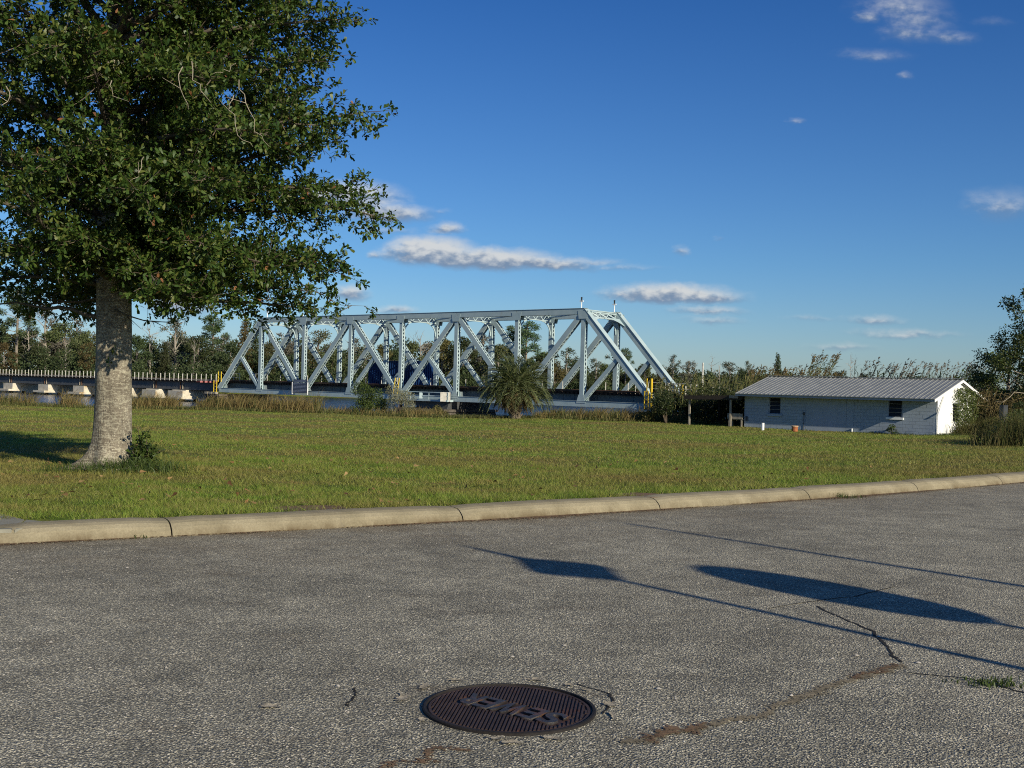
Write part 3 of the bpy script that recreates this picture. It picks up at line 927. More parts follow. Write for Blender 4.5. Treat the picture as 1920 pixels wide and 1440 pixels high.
def build_fallen():
    n = 900
    y = 12 + 30*rng.random(n)**1.6; x = -4 + rng.normal(size=n)*7
    ok = np.array([y[i] > kerb_y(x[i]) + .6 for i in range(n)]); x, y = x[ok], y[ok]; n = len(x)
    P = np.stack([x, y, np.array([gz(a, b) for a, b in zip(x, y)]) + .05], 1)
    D = rand_dirs(n); D[:, 2] *= .35
    V, T = leaves(P, D, rng.uniform(.05, .11, n), OAK_LEAF, jitter=.5)
    o = link_mesh('fallen_leaves', tri_mesh('fallen_leaves', V, T, M['fallen'])); tag(o, 'brown fallen oak leaves scattered on the lawn', 'leaves', kind='stuff')
build_fallen()

# weeds in the gutter and in the road crack
def tuft(c, n, h, spread, w, mat, parts=None, lean=.5, wind=(0, 0)):
    c = np.asarray(c, float)
    x = c[0] + rng.normal(size=n)*spread[0]; y = c[1] + rng.normal(size=n)*spread[1]
    z = np.full(n, c[2]); hh = h*rng.uniform(.45, 1.0, n); a = rng.uniform(0, 6.28, n); ww = w*rng.uniform(.6, 1.3, n)
    lx = rng.normal(size=n)*hh*lean + wind[0]*hh; ly = rng.normal(size=n)*hh*lean + wind[1]*hh
    V = np.empty((n, 5, 3)); cx, sy = np.cos(a)*ww/2, np.sin(a)*ww/2
    V[:, 0] = np.stack([x-cx, y-sy, z], 1); V[:, 1] = np.stack([x+cx, y+sy, z], 1)
    mx, my, mz = x+lx*.32, y+ly*.32, z+hh*.62
    V[:, 2] = np.stack([mx-cx*.8, my-sy*.8, mz], 1); V[:, 3] = np.stack([mx+cx*.8, my+sy*.8, mz], 1)
    V[:, 4] = np.stack([x+lx, y+ly, z+hh], 1)
    T = np.array([[0,1,3],[0,3,2],[2,3,4]])[None] + (np.arange(n)*5)[:, None, None]
    return V.reshape(-1, 3), T.reshape(-1, 3)
def weed_tuft(px, py, z, n, h, spread, label):
    p = at_z(px, py, z)
    V, T = tuft(p, n, h, spread, .008, None, lean=.6)
    o = link_mesh('weed_tuft', tri_mesh('weed_tuft', V - np.array(p), T, M['leaf_green']), loc=p); tag(o, label, 'weed', kind='stuff')
weed_tuft(1565, 933, 0, 160, .085, (.16, .06), 'small green weed tuft growing at the foot of the kerb on the right')
weed_tuft(243, 1008, 0, 90, .05, (.08, .025), 'small green weed tuft in the gutter below the oak')
weed_tuft(1862, 1283, 0, 150, .035, (.09, .05), 'low green weeds sprouting from the road crack at the right edge')

# ------------------------------------------------------------------ swing bridge
H = 7.75; W = 4.83; ZT = ZB + H
def ptn(i, t, top=False): return bp(i * PANEL, t, ZT if top else ZB)

def lacing(m, a, b, w, dep, nrm, pitch):
    """zigzag bars on the two faces that join the side plates; nrm = in-plane normal of the member"""
    d = (b - a); L = d.length; d = d.normalized(); n = max(2, int(L / pitch))
    for sgn in (1, -1):
        for i in range(n):
            p = a + d*(L*i/n); q = a + d*(L*(i+1)/n); e = 1 if i % 2 else -1
            o = nrm * (w/2 - .02) * sgn
            m.bar(p + o + BN*(dep/2 - .02)*e, q + o - BN*(dep/2 - .02)*e, .075, .016, nrm)

def member(root, name, a, b, w, dep, laced=True, cover=False, pitch=.42):
    """two side plates (facing across the bridge) joined by lacing or a cover plate"""
    d = (b - a).normalized(); nrm = d.cross(BN).normalized()
    if nrm.z < 0: nrm = -nrm
    m = MB()
    for sg in (-1, 1):
        off = BN * (dep/2) * sg
        m.box((a+b)/2 + off, d*((b-a).length/2), BN*.012, nrm*(w/2))
        for s2 in (-1, 1):    # angle flanges turned inwards
            m.box((a+b)/2 + off - BN*sg*.055 + nrm*s2*(w/2 - .008), d*((b-a).length/2 - .01), BN*.043, nrm*.007)
    if cover:
        m.box((a+b)/2 + nrm*(w/2 + .014), d*((b-a).length/2 + .02), BN*(dep/2 + .06), nrm*.012)
    o = m.build(name, M['steel'], root)
    if laced:
        l = MB(); lacing(l, a + d*.35, b - d*.35, w, dep, nrm, pitch)
        lo = l.build('lacing', M['steel'], o); lo['kind'] = 'stuff'
    return o

def build_bridge():
    root = empty('swing_bridge', bp(4*PANEL, W/2, -.2), 'pale blue riveted steel truss railway swing bridge over the river', 'bridge')
    for t in (0.0, W):
        for i in range(8):   # bottom chord panel by panel
            member(root, 'bottom_chord', ptn(i, t) + BD*.02, ptn(i+1, t) - BD*.02, .46, .42, laced=False, cover=True)
        for i in range(1, 7):
            member(root, 'top_chord', ptn(i, t, True) + BD*(.0 if i > 1 else -.15), ptn(i+1, t, True) - BD*(.04 if i < 6 else -.15), .50, .46, laced=True, cover=True, pitch=.5)
        member(root, 'end_post', ptn(0, t) + Vector((0, 0, .1)), ptn(1, t, True), .52, .46, cover=True, pitch=.5)
        member(root, 'end_post', ptn(8, t) + Vector((0, 0, .1)), ptn(7, t, True), .52, .46, cover=True, pitch=.5)
        for i in range(1, 8):
            w = .42 if i % 2 else .40
            member(root, 'vertical_post', ptn(i, t) + Vector((0, 0, .24)), ptn(i, t, True) - Vector((0, 0, .26)), w, .36, pitch=.34)
        z1 = Vector((0, 0, .22))
        for (i, it), (j, jt) in (((1, 1), (2, 0)), ((2, 0), (3, 1)), ((3, 1), (4, 0)), ((4, 0), (5, 1)), ((5, 1), (6, 0)), ((6, 0), (7, 1))):
            a = ptn(i, t, it); b = ptn(j, t, jt); e = (b - a).normalized()
            member(root, 'diagonal', a + e*.3, b - e*.3, .46, .38, pitch=.38)
        for i, (a, b) in ((1, (0, 1)), (7, (8, 7)), (3, (4, 3)), (5, (4, 5))):
            mid = (ptn(a, t) + ptn(b, t, True)) / 2; q = ptn(i, t) + z1; e = (q - mid).normalized()
            member(root, 'sub_strut', mid + e*.25, q - e*.1, .34, .32, pitch=.36)
        # gusset plates
        for i in range(1, 8):
            for sg in (-1, 1):
                c = ptn(i, t) + BN*sg*.235; big = 1.0 if i % 2 == 0 else .8
                MB().prism([c + BD*(-.62*big) + Vector((0,0,.06)), c + BD*(.62*big) + Vector((0,0,.06)), c + BD*(.45*big) + Vector((0,0,.55*big)), c + BD*.26 + Vector((0,0,.95*big)), c - BD*.26 + Vector((0,0,.95*big)), c - BD*(.45*big) + Vector((0,0,.55*big))], BN*.014*sg).build('gusset_plate', M['steel'], root)
                c = ptn(i, t, True) + BN*sg*.250
                MB().prism([c + BD*(-.55) + Vector((0,0,.05)), c + BD*.55 + Vector((0,0,.05)), c + BD*.42 - Vector((0,0,.62)), c - BD*.42 - Vector((0,0,.62))], BN*.014*sg).build('gusset_plate', M['steel'], root)
    up = Vector((0, 0, 1))
    # cross bracing between the two trusses
    for i in range(1, 8):
        a = ptn(i, .2, True); b = ptn(i, W - .2, True)
        m = MB(); m.bar(a + up*.16, b + up*.16, .16, .08); m.bar(a - up*.42, b - up*.42, .16, .08)
        n = 8
        for k in range(n):
            p = a.lerp(b, k/n); q = a.lerp(b, (k+1)/n); e = 1 if k % 2 else -1
            m.bar(p + up*(-.13 + .26*e), q + up*(-.13 - .26*e), .07, .02, BD)
        m.build('sway_strut', M['steel'], root)
        for sg, tt in ((1, .22), (-1, W - .22)):     # curved knee brackets
            m = MB(); r = 1.25
            c = bp(i*PANEL, tt, 0) + up*(ZT - .46); pts = []
            for k in range(9):
                an = math.pi/2*k/8
                pts.append(c + BN*sg*(r - r*math.sin(an)) - up*(r - r*math.cos(an)) )
            for k in range(8): m.bar(pts[k], pts[k+1], .12, .06, BD)
            m.build('knee_bracket', M['steel'], root)
    for i in (1, 7):         # portals with a solid web and an arch
        s0 = i*PANEL; sgn = -1 if i == 1 else 1
        ed = (ptn(0 if i == 1 else 8, 0) - ptn(i, 0, True)).normalized(); q0 = ptn(i, 0, True) - Vector((0,0,0))
        base = lambda t, dwn: q0 + BN*t + ed*dwn
        m = MB(); N = 14
        for k in range(N):
            t0 = .24 + (W - .48)*k/N; t1 = .24 + (W - .48)*(k+1)/N
            arch = lambda t: .62 + 1.15*(abs(2*(t/W) - 1))**3.2
            m.prism([base(t0, .50), base(t1, .50), base(t1, arch(t1)), base(t0, arch(t0))], BD*.03*sgn)
        m.bar(base(.2, -.05), base(W-.2, -.05), .2, .1)
        for k in range(7):
            e = k % 2
            m.bar(base(.3 + (W-.6)*k/7, .05 if e else .46), base(.3 + (W-.6)*(k+1)/7, .46 if e else .05), .10, .03, BD)
        m.build('portal_frame', M['steel'], root)
    for i in range(1, 7):    # top laterals
        m = MB(); m.bar(ptn(i, .2, True) + up*.05, ptn(i+1, W-.2, True) + up*.05, .16, .10); m.build('lateral_brace', M['steel'], root)
        m = MB(); m.bar(ptn(i, W-.2, True) - up*.08, ptn(i+1, .2, True) - up*.08, .16, .10); m.build('lateral_brace', M['steel'], root)
    # floor
    for i in range(9):
        MB().bar(bp(i*PANEL, .25, .42), bp(i*PANEL, W - .25, .42), .3, .66).build('floor_beam', M['girder'], root)
    for t in (W/2 - 1.0, W/2 + 1.0):
        o = MB().bar(bp(.1, t, .47), bp(SEND - .1, t, .47), .30, .80).build('stringer', M['girder'], root)
        m = MB(); s = .8
        while s < SEND:
            m.bar(bp(s, t - .17, .12), bp(s, t - .17, .82), .05, .03, BD); s += 1.2
        st = m.build('stiffener', M['girder'], o); st['kind'] = 'stuff'
    m = MB(); s = .1
    while s < SEND:
        m.bar(bp(s, W/2 - 1.75, .985 + rng.uniform(-.012, .012)), bp(s, W/2 + 1.75, .985 + rng.uniform(-.012, .012)), .24, .22); s += .44
    o = m.build('crossties', M['tie'], root); o['kind'] = 'stuff'
    for t in (-1.76, 1.76):
        MB().bar(bp(.1, W/2 + t*1.0, 1.16), bp(SEND - .1, W/2 + t, 1.16), .22, .12).build('guard_timber', M['tie'], root)
    for t in (-.72, .72):
        MB().bar(bp(.1, W/2 + t, 1.19), bp(SEND - .1, W/2 + t, 1.19), .07, .16).build('rail', M['rail'], root)
    # walkway posts on the far side
    s = .6
    while s < SEND:
        MB().bar(bp(s, W - .62, 1.1), bp(s, W - .62, 1.95), .06, .06).build('walkway_post', M['galv'], root); s += 2.35
    # signal masts on the corners of the top chords
    for i, t, h in ((1.12, 0, .85), (1.12, W, .75), (6.95, 0, .85), (6.95, W, .95)):
        b = bp(i*PANEL, t, ZT + .27); m = MB()
        m.tube([b, b + up*h*.75], .045, 6); m.bar(b + up*h*.72 - BD*.17, b + up*h*.72 + BD*.17, .10, .10)
        o = m.build('signal_mast', M['whitewood'], root)
        MB().tube([b + up*h*.75, b + up*(h + .1)], [.06, .075], 6).build('lamp', M['lamp_dark'], o)
    # end railings
    for s0, s1, t in ((.1, 2.3, .9), (.1, 2.3, W - .9), (SEND - 2.6, SEND - .1, .95), (SEND - 1.9, SEND + .9, W - .4)):
        m = MB()
        for z in (1.5, 2.0): m.tube([bp(s0, t, z), bp(s1, t, z)], .025, 5)
        for k in range(3): s = s0 + (s1 - s0)*k/2; m.tube([bp(s, t, 1.0), bp(s, t, 2.0)], .028, 5)
        m.build('end_railing', M['galv'], root)
    # yellow ladders
    def ladder(s, t, z0, z1, w=.5, leanv=.5):
        a = bp(s - leanv, t, z0); b = bp(s, t, z1)
        o = MB().bar(a, b, .07, .07, BN).bar(a + BD*w, b + BD*w, .07, .07, BN).build('yellow_ladder', M['yellow'], root)
        n = max(3, int((z1 - z0)/.3))
        for k in range(1, n):
            p = a.lerp(b, k/n); MB().bar(p, p + BD*w, .04, .04).build('rung', M['yellow'], o)
        return o
    sl = s_at(408, -.5)
    ladder(s_at(401, -.5), -.5, -.25, 1.15, .55, .0); ladder(s_at(409, -.4), -.4, 1.0, 2.15, .55, -.0)
    ladder(s_at(741, -.5), -.5, .35, 1.9, .55, .25)
    ladder(s_at(1209, -.35), -.35, -.1, 1.3, .35, .0); ladder(s_at(1213, -.3), -.3, 1.2, 2.3, .35, 0)
    m = MB(); sx = s_at(1222, -.3); m.tube([bp(sx, -.3, -.1), bp(sx, -.3, 2.3)], .085, 6); m.build('yellow_post', M['yellow'], root)
    # centre walkway with pipe rails
    a = s_at(742, -.7); b = s_at(846, -.7)
    o = MB().bar(bp(a, -.75, -.12), bp(b, -.75, -.12), .8, .16).build('centre_walkway', M['steel'], root)
    m = MB()
    for z in (.28, .62): m.tube([bp(a, -1.1, z), bp(b, -1.1, z)], .045, 5)
    for k in range(4): s = a + (b - a)*k/3; m.tube([bp(s, -1.1, -.1), bp(s, -1.1, .66)], .04, 5)
    m.build('pipe_rail', M['steel'], o)
    MB().abox(bp(b - .4, -1.0, .25), (.9, .5, .85)).build('switch_box', M['galv'], o)
    MB().abox(bp((a+b)/2 + .2, -1.1, .3), (.3, .2, .55)).build('switch_box', M['steel'], o)
    # wedge shaped pivot girder
    a2 = s_at(770, -.55); b2 = s_at(838, -.55)
    MB().prism([bp(a2, -.5, -.24), bp(b2 + .3, -.5, -.22), bp(b2, -.5, -.95), bp(b2 - 3.4, -.5, -.95)], BN*(W + 1.0)).build('pivot_girder', M['dark_steel'], root)
    return root
BRIDGE = build_bridge()

def pier(name, s0, s1, t0, t1, z0, z1, mat, label, taper=.3, group=None):
    root = empty(name, bp((s0+s1)/2, (t0+t1)/2, z0), label, 'bridge pier', group)
    m = MB(); b = [bp(s0 - taper, t0 - taper, z0), bp(s1 + taper, t0 - taper, z0), bp(s1 + taper, t1 + taper, z0), bp(s0 - taper, t1 + taper, z0)]
    t = [bp(s0, t0, z1), bp(s1, t0, z1), bp(s1, t1, z1), bp(s0, t1, z1)]
    m.v = b + t; m.f = [(0,3,2,1), (4,5,6,7), (0,1,5,4), (1,2,6,5), (2,3,7,6), (3,0,4,7)]
    m.build('shaft', mat, root)
    MB().bar(bp(s0 - .18, (t0+t1)/2, z1 + .12), bp(s1 + .18, (t0+t1)/2, z1 + .12), (t1 - t0) + .36, .24).build('coping', mat, root)
    return root
pier('pivot_pier', s_at(762), s_at(850), -1.2, W + 1.2, WATER - .8, -1.15, M['stone_pier'], 'dark stone pivot pier under the middle of the truss')
pier('rest_pier', -1.3, 1.2, -1.0, W + 1.0, WATER - .8, -.62, M['stone_pier'], 'dark stone pier carrying the left end of the truss')
pier('abutment', SEND - 1.0, SEND + 2.2, -1.0, W + 1.0, WATER - .8, -.62, M['stone_pier'], 'stone abutment hidden in reeds under the right end of the truss')
# timber blocking on the rest pier
o = empty('timber_blocking', bp(-.5, -1.0, -.38), 'pale squared timbers lying on the left truss pier', 'timbers')
for k in range(3):
    MB().bar(bp(-1.1 + k*.75, -1.15, -.26), bp(-.55 + k*.75, -1.15, -.26), .35, .24).build('timber', M['dimwood'], o)

# ------------------------------------------------------------------ information board in front of the truss
def build_sign():
    s0 = s_at(548, -.9); s1 = s_at(576, -.9); z0 = -.05; t = -.9
    root = empty('notice_board', bp((s0+s1)/2, t, z0), 'dark blue notice board with pale lines on white posts before the truss', 'notice board')
    MB().prism([bp(s0 + .1, t, .1), bp(s1 - .05, t, .1), bp(s1 - .05, t, 1.17), bp(s0 + .1, t, 1.17)], BN*.05).build('lower_panel', M['signboard'], root)
    MB().prism([bp(s0 + .2, t, 1.2), bp(s1 - .05, t, 1.2), bp(s1 - .05, t, 1.5), bp(s0 + .2, t, 1.5)], BN*.05).build('upper_panel', M['signboard'], root)
    for s, zz in ((s0, 1.2), (s1 + .05, 1.2)):
        MB().bar(bp(s, t + .03, -.05), bp(s, t + .03, zz), .10, .08, BD).build('post', M['whitewood'], root)
    for k in range(7):
        z = .19 + k*.14
        m = MB(); s = s0 + .2
        while s < s1 - .2:
            L = rng.uniform(.12, .3); e = min(s + L, s1 - .12)
            m.prism([bp(s, t - .005, z), bp(e, t - .005, z), bp(e, t - .005, z + .05), bp(s, t - .005, z + .05)], BN*.004); s = e + .06
        m.build('print_line', M['signline'], root)
    m = MB()
    for k in range(2):
        z = 1.27 + k*.12; m.prism([bp(s0 + .3, t - .005, z), bp(s1 - .2, t - .005, z), bp(s1 - .2, t - .005, z + .04), bp(s0 + .3, t - .005, z + .04)], BN*.004)
    m.build('print_line', M['signline'], root)
build_sign()

# ------------------------------------------------------------------ blue control house behind the truss
def build_blue():
    t = W + 1.3; dep = 2.5
    s0 = s_at(690, t); s1 = s_at(786, t); zb = .9
    zt = CAM.z + (horizon(740) - 678) / FPX * bp((s0+s1)/2, t, 0).y
    root = empty('control_house', bp((s0+s1)/2, t + dep/2, zb), 'deep blue metal box cabin standing behind the middle of the truss', 'cabin')
    MB().prism([bp(s0, t, zb), bp(s1, t, zb), bp(s1, t, zt), bp(s0, t, zt)], BN*dep).build('cabin_wall', M['bluebox'], root)
    MB().bar(bp(s0 - .12, t + dep/2, zt + .05), bp(s1 + .12, t + dep/2, zt + .05), dep + .24, .09).build('roof', M['bluebox2'], root)
    m = MB(); s = s0 + .12
    while s < s1:
        m.bar(bp(s, t - .008, zb + .05), bp(s, t - .008, zt - .08), .12, .016, BD); s += .3
    o = m.build('corrugation', M['bluebox'], root); o['kind'] = 'stuff'
    m = MB(); q = .15
    while q < dep - .1:
        m.bar(bp(s1 + .02, t + q, zb + .05), bp(s1 + .02, t + q, zt - .08), .04, .12, BD); q += .3
    o = m.build('corrugation', M['bluebox'], root); o['kind'] = 'stuff'
    MB().prism([bp(s1 - 3.4, t - .045, zb + .05), bp(s1 - 2.4, t - .045, zb + .05), bp(s1 - 2.4, t - .045, zb + 2.0), bp(s1 - 3.4, t - .045, zb + 2.0)], BN*.03).build('door', M['bluebox2'], root)
    p = empty('cabin_platform', bp((s0+s1)/2, t + dep/2, WATER), 'dark piled platform under the blue cabin', 'platform')
    MB().bar(bp(s0 - .5, t + dep/2, .8), bp(s1 + .5, t + dep/2, .8), dep + .8, .18).build('deck', M['tie'], p)
    for k in range(4):
        for q in (0, dep):
            s = s0 + (s1 - s0)*k/3; MB().tube([bp(s, t + q, WATER - .6), bp(s, t + q, .72)], .16, 7).build('pile', M['darkwood'], p)
build_blue()

# ------------------------------------------------------------------ approach trestle on the left
def build_trestle():
    LEN = -66.0
    root = empty('railway_trestle', bp(-10, W/2, WATER), 'long dark girder trestle with white posts on concrete piers left of the truss', 'trestle')
    t0, t1 = W/2 - 2.1, W/2 + 2.1
    pxs = [339, 289, 236, 150, 84, 18, -50]
    cs = [s_at(p, t0) for p in pxs]
    ends = [-.35] + cs
    for i, (a, b) in enumerate(zip(ends[:-1], ends[1:])):
        for t in (t0 + .35, t1 - .35):
            o = MB().bar(bp(a - .06, t, .42), bp(b + .06, t, .42), .34, .92).build('girder', M['dark_steel'], root)
            for s in (a - .25, b + .25):
                MB().bar(bp(s, t - .2, 0), bp(s, t - .2, .84), .16, .05, BD).build('stiffener', M['rail'] if i % 2 else M['dimwood'], o)
    m = MB(); s = -.4
    while s > LEN:
        m.bar(bp(s, t0 - .15, .985), bp(s, t1 + .15, .985), .24, .22); s -= .45
    o = m.build('crossties', M['tie'], root); o['kind'] = 'stuff'
    MB().bar(bp(-.4, t0 - .12, 1.14), bp(LEN, t0 - .12, 1.14), .2, .14).build('guard_timber', M['galv'] if False else M['dimwood'], root)
    MB().bar(bp(-.4, t1 + .12, 1.14), bp(LEN, t1 + .12, 1.14), .2, .14).build('guard_timber', M['tie'], root)
    for t in (-.72, .72):
        MB().bar(bp(-.4, W/2 + t, 1.19), bp(LEN, W/2 + t, 1.19), .07, .16).build('rail', M['rail'], root)
    s = -1.0
    while s > LEN:
        MB().bar(bp(s, t0 - .2, 1.0), bp(s, t0 - .2, 1.86 + rng.uniform(-.04, .04)), .075, .075).build('handrail_post', M['galv'], root)
        s -= .92 + rng.uniform(-.07, .07)
    for k in range(4):
        s = s_at(378 + 9*k, t0 - .3)
        MB().abox(bp(s, t0 - .3, .95), (.28, .28, .18)).build('red_bracket', M['pink'], root)
    o = MB().bar(bp(s_at(372, t0), t0 - .22, .93), bp(s_at(412, t0), t0 - .22, .93), .08, .12).build('red_beam', M['redsteel'], root)
    for i, (px, c) in enumerate(zip(pxs, cs)):
        r = empty('concrete_pier', bp(c, W/2, WATER), None, 'bridge pier', 'concrete piers under the trestle')
        r['label'] = ['pale concrete pier with block cap, nearest the truss end', 'pale concrete pier with block cap, second from the truss end', 'pale stained concrete pier just right of the oak trunk', 'pale stained concrete pier just left of the oak trunk', 'pale stained concrete pier between tall reeds, second left of the trunk', 'pale stained concrete pier third left of the oak trunk', 'concrete pier standing beyond the others at the far left'][i]
        zt = -.08; w = 1.35
        # shaft: upright near end, battered far end
        a = t0 - .2; b = t1 + .1
        P = [bp(c - w, a, WATER + .55), bp(c + w, a, WATER + .55), bp(c + w, b + 1.4, WATER + .55), bp(c - w, b + 1.4, WATER + .55),
             bp(c - w, a, zt), bp(c + w, a, zt), bp(c + w, b - .9, zt), bp(c - w, b - .9, zt)]
        mm = MB(); mm.v = P; mm.f = [(0,3,2,1), (4,5,6,7), (0,1,5,4), (1,2,6,5), (2,3,7,6), (3,0,4,7)]
        mm.build('shaft', M['pier'], r)
        MB().bar(bp(c - w - .15, W/2 + .3, WATER + .42), bp(c + w + .15, W/2 + .3, WATER + .42), (b - a) + 2.0, .26).build('footing', M['pier'], r)
        if i < 2:
            MB().bar(bp(c - w - .12, a + .5, -.62), bp(c + w + .12, a + .5, -.62), 2.0, .85).build('block', M['pier'], r)
        for q in (a + .5, W/2, b - .5):
            MB().tube([bp(c, q, WATER - .8), bp(c, q, WATER + .30)], .28, 8).build('pile', M['stone_pier'], r)
build_trestle()

# ------------------------------------------------------------------ approach deck on the right
def build_approach():
    a = SEND + .5; b = SEND + 12
    root = empty('approach_deck', bp(a, W/2, 0), 'red brown girder approach with pale posts at the right truss end', 'bridge approach')
    t0 = W/2 - 2.1; t1 = W/2 + 2.1
    for t in (t0 + .3, t1 - .3):
        MB().bar(bp(a, t, .45), bp(b, t, .45), .3, .86).build('girder', M['dark_steel'], root)
    MB().bar(bp(a, t0 - .02, .92), bp(b, t0 - .02, .92), .08, .16).build('red_beam', M['redsteel'], root)
    m = MB(); s = a
    while s < b: m.bar(bp(s, t0 - .1, 1.06), bp(s, t1 + .1, 1.06), .24, .2); s += .45
    o = m.build('crossties', M['tie'], root); o['kind'] = 'stuff'
    for px in (1237, 1257, 1278, 1300):
        MB().abox(bp(s_at(px, t0 - .12), t0 - .12, .9), (.24, .24, .22)).build('red_bracket', M['pink'], root)
    for px, h in ((1254, 1.0), (1275, .95), (1286, .8), (1296, .95), (1306, .95)):
        s = s_at(px, t0 - .1); MB().bar(bp(s, t0 - .1, .98), bp(s, t0 - .1, .98 + h), .10, .10).build('pale_post', M['galv'], root)
    for px in (1336, 1356):
        s = s_at(px, t1); MB().bar(bp(s, t1, .98), bp(s, t1, 1.9), .12, .12).build('pale_post', M['galv'], root)
    s = s_at(1280, t0 - .15); MB().tube([bp(s, t0 - .15, 1.1), bp(s, t0 - .15, 1.85)], .07, 6).build('yellow_post', M['yellow'], root)
    m = MB()
    for z in (1.45, 1.9): m.tube([bp(s_at(1254, t0 - .1), t0 - .1, z), bp(s_at(1277, t0 - .1), t0 - .1, z)], .03, 5)
    m.build('railing', M['galv'], root)
build_approach()

# ------------------------------------------------------------------ block shed
SC = at_depth(1755, 818, 66.0)
SD = Vector((0.757, -0.653, 0)).normalized(); SN = Vector((-SD.y, SD.x, 0))     # along the front wall, away from the camera
if SN.y < 0: SN = -SN
SZ = SC.z
def shed_len():
    r = (1397 - 960) / FPX
    return -(r*SC.y - SC.x) / (r*(-SD.y) - (-SD.x)) if False else (SC.x - r*SC.y) / (SD.x - r*SD.y)
SL = shed_len()
def sp(s, t, z): return Vector((SC.x, SC.y, SZ)) + SD*s + SN*t + Vector((0, 0, z))     # s = 0 at the right corner, -SL at the left one
def ss(px, t=0.0):
    r = (px - 960) / FPX
    return (r*(SC.y + t*SN.y) - SC.x - t*SN.x) / (SD.x - r*SD.y)
EAVE = 2.27; SW = 7.4; RISE = .98; OVH = .96; RK = .22

def build_shed():
    root = empty('block_shed', sp(-SL/2, SW/2, 0), 'low grey blue block shed with ribbed metal roof beside the thicket', 'shed')
    # openings on the front: (s0, s1, z0, z1)
    wins = [(ss(1443), ss(1465), .93, 2.02), (ss(1666), ss(1693), 1.02, 2.14)]
    th = .18
    # inner wall behind the blocks (mortar colour)
    m = MB(); cuts = sorted(wins)
    s = -SL
    for (a, b, z0, z1) in cuts:
        m.prism([sp(s, .014, -.4), sp(a, .014, -.4), sp(a, .014, EAVE), sp(s, .014, EAVE)], SN*th)
        m.prism([sp(a, .014, -.4), sp(b, .014, -.4), sp(b, .014, z0), sp(a, .014, z0)], SN*th)
        m.prism([sp(a, .014, z1), sp(b, .014, z1), sp(b, .014, EAVE), sp(a, .014, EAVE)], SN*th)
        s = b
    m.prism([sp(s, .014, -.4), sp(0, .014, -.4), sp(0, .014, EAVE), sp(s, .014, EAVE)], SN*th)
    wall = m.build('front_wall', M['mortar'], root)
    me_block = None; cnt = 0
    course = .2055; L = .405
    plain = (ss(1512), ss(1602))     # boarded-up bay without visible blocks
    rest = MB(); first = {}
    for k in range(12):
        z = -.2 + k*course; off = (k % 2) * L/2; x = 0.0 - off if off else 0.0
        xs = []; e = 0.0
        if off: xs.append((-off, 0.0)); e = -off
        while e > -SL:
            xs.append((max(e - L, -SL), e)); e -= L
        for a, b in xs:
            a2, b2 = a + .005, b - .005
            segs = [(a2, b2)]
            for (wa, wb, z0, z1) in wins + [(plain[0], plain[1], -1, 9)]:
                if z + course > z0 and z < z1:
                    ns = []
                    for (u, v) in segs:
                        if v <= wa or u >= wb: ns.append((u, v)); continue
                        if u < wa: ns.append((u, wa))
                        if v > wb: ns.append((wb, v))
                    segs = ns
            for u, v in segs:
                if v - u < .05: continue
                ztop = min(z + course - .010, EAVE)
                d = rng.uniform(0, .006)
                mb = MB().box(sp((u+v)/2, .010 - d/2, (z + ztop)/2), SD*((v-u)/2), SN*(.010 + d/2), (0, 0, (ztop - z)/2))
                if cnt < 290:
                    mb.build('block', M['block'], wall, fixn=True); cnt += 1
                else:
                    n = len(rest.v); rest.v += mb.v; rest.f += [tuple(i + n for i in f) for f in mb.f]
    if rest.v:
        o = rest.build('block_courses', M['block'], wall); o['kind'] = 'stuff'
    # boarded bay: three flat panels with joints
    edges = [plain[0] + .01, ss(1556), ss(1571) - .0, plain[1] - .01]
    for a, b in ((plain[0] + .012, ss(1588) - .012), (ss(1588) + .012, plain[1] - .006)):
        MB().prism([sp(a, -.004, -.3), sp(b, -.004, -.3), sp(b, -.004, EAVE - .01), sp(a, -.004, EAVE - .01)], SN*.016).build('wall_panel', M['block'], wall)
    # gable wall, white, with a window opening half buried in vines
    g = MB(); zr = EAVE + RISE*(SW/2)/(SW/2 + OVH)*1.0
    hw = [(0, -.4), (2.35, -.4), (2.35, .75), (2.35, 2.05), (2.35, EAVE + RISE*.6), (0, EAVE + .08)]
    def gp(t, z): return sp(0, t, z)
    zroof = lambda t: EAVE + .10 + RISE * (1 - abs(t - SW/2)/(SW/2))
    wt0, wt1, wz0, wz1 = 2.7, 3.75, .85, 1.98
    for (ta, tb, za, zb_) in ((0, wt0, -.4, None), (wt0, wt1, -.4, wz0), (wt0, wt1, wz1, None), (wt1, SW, -.4, None)):
        if zb_ is None:
            pts = [gp(ta, za), gp(tb, za), gp(tb, zroof(tb))]
            if ta < SW/2 < tb: pts.append(gp(SW/2, zroof(SW/2)))
            pts.append(gp(ta, zroof(ta)))
        else: pts = [gp(ta, za), gp(tb, za), gp(tb, zb_), gp(ta, zb_)]
        g.prism(pts, -SD*th)
    g.build('gable_wall', M['blockwhite'], root)
    g = MB()
    g.prism([sp(-SL + th, SW, -.4), sp(-SL + th, 0.2, -.4), sp(-SL + th, 0.2, zroof(.2)), sp(-SL + th, SW/2, zroof(SW/2)), sp(-SL + th, SW, zroof(SW))], -SD*th)
    g.build('end_wall', M['block'], root)
    MB().prism([sp(-SL, SW - th, -.4), sp(-.2, SW - th, -.4), sp(-.2, SW - th, EAVE), sp(-SL, SW - th, EAVE)], SN*th).build('back_wall', M['block'], root)
    # windows: louvres between metal rails
    for (a, b, z0, z1) in wins + [None]:
        if (a, b) == wins[0][:2] if True else 0: pass
        break
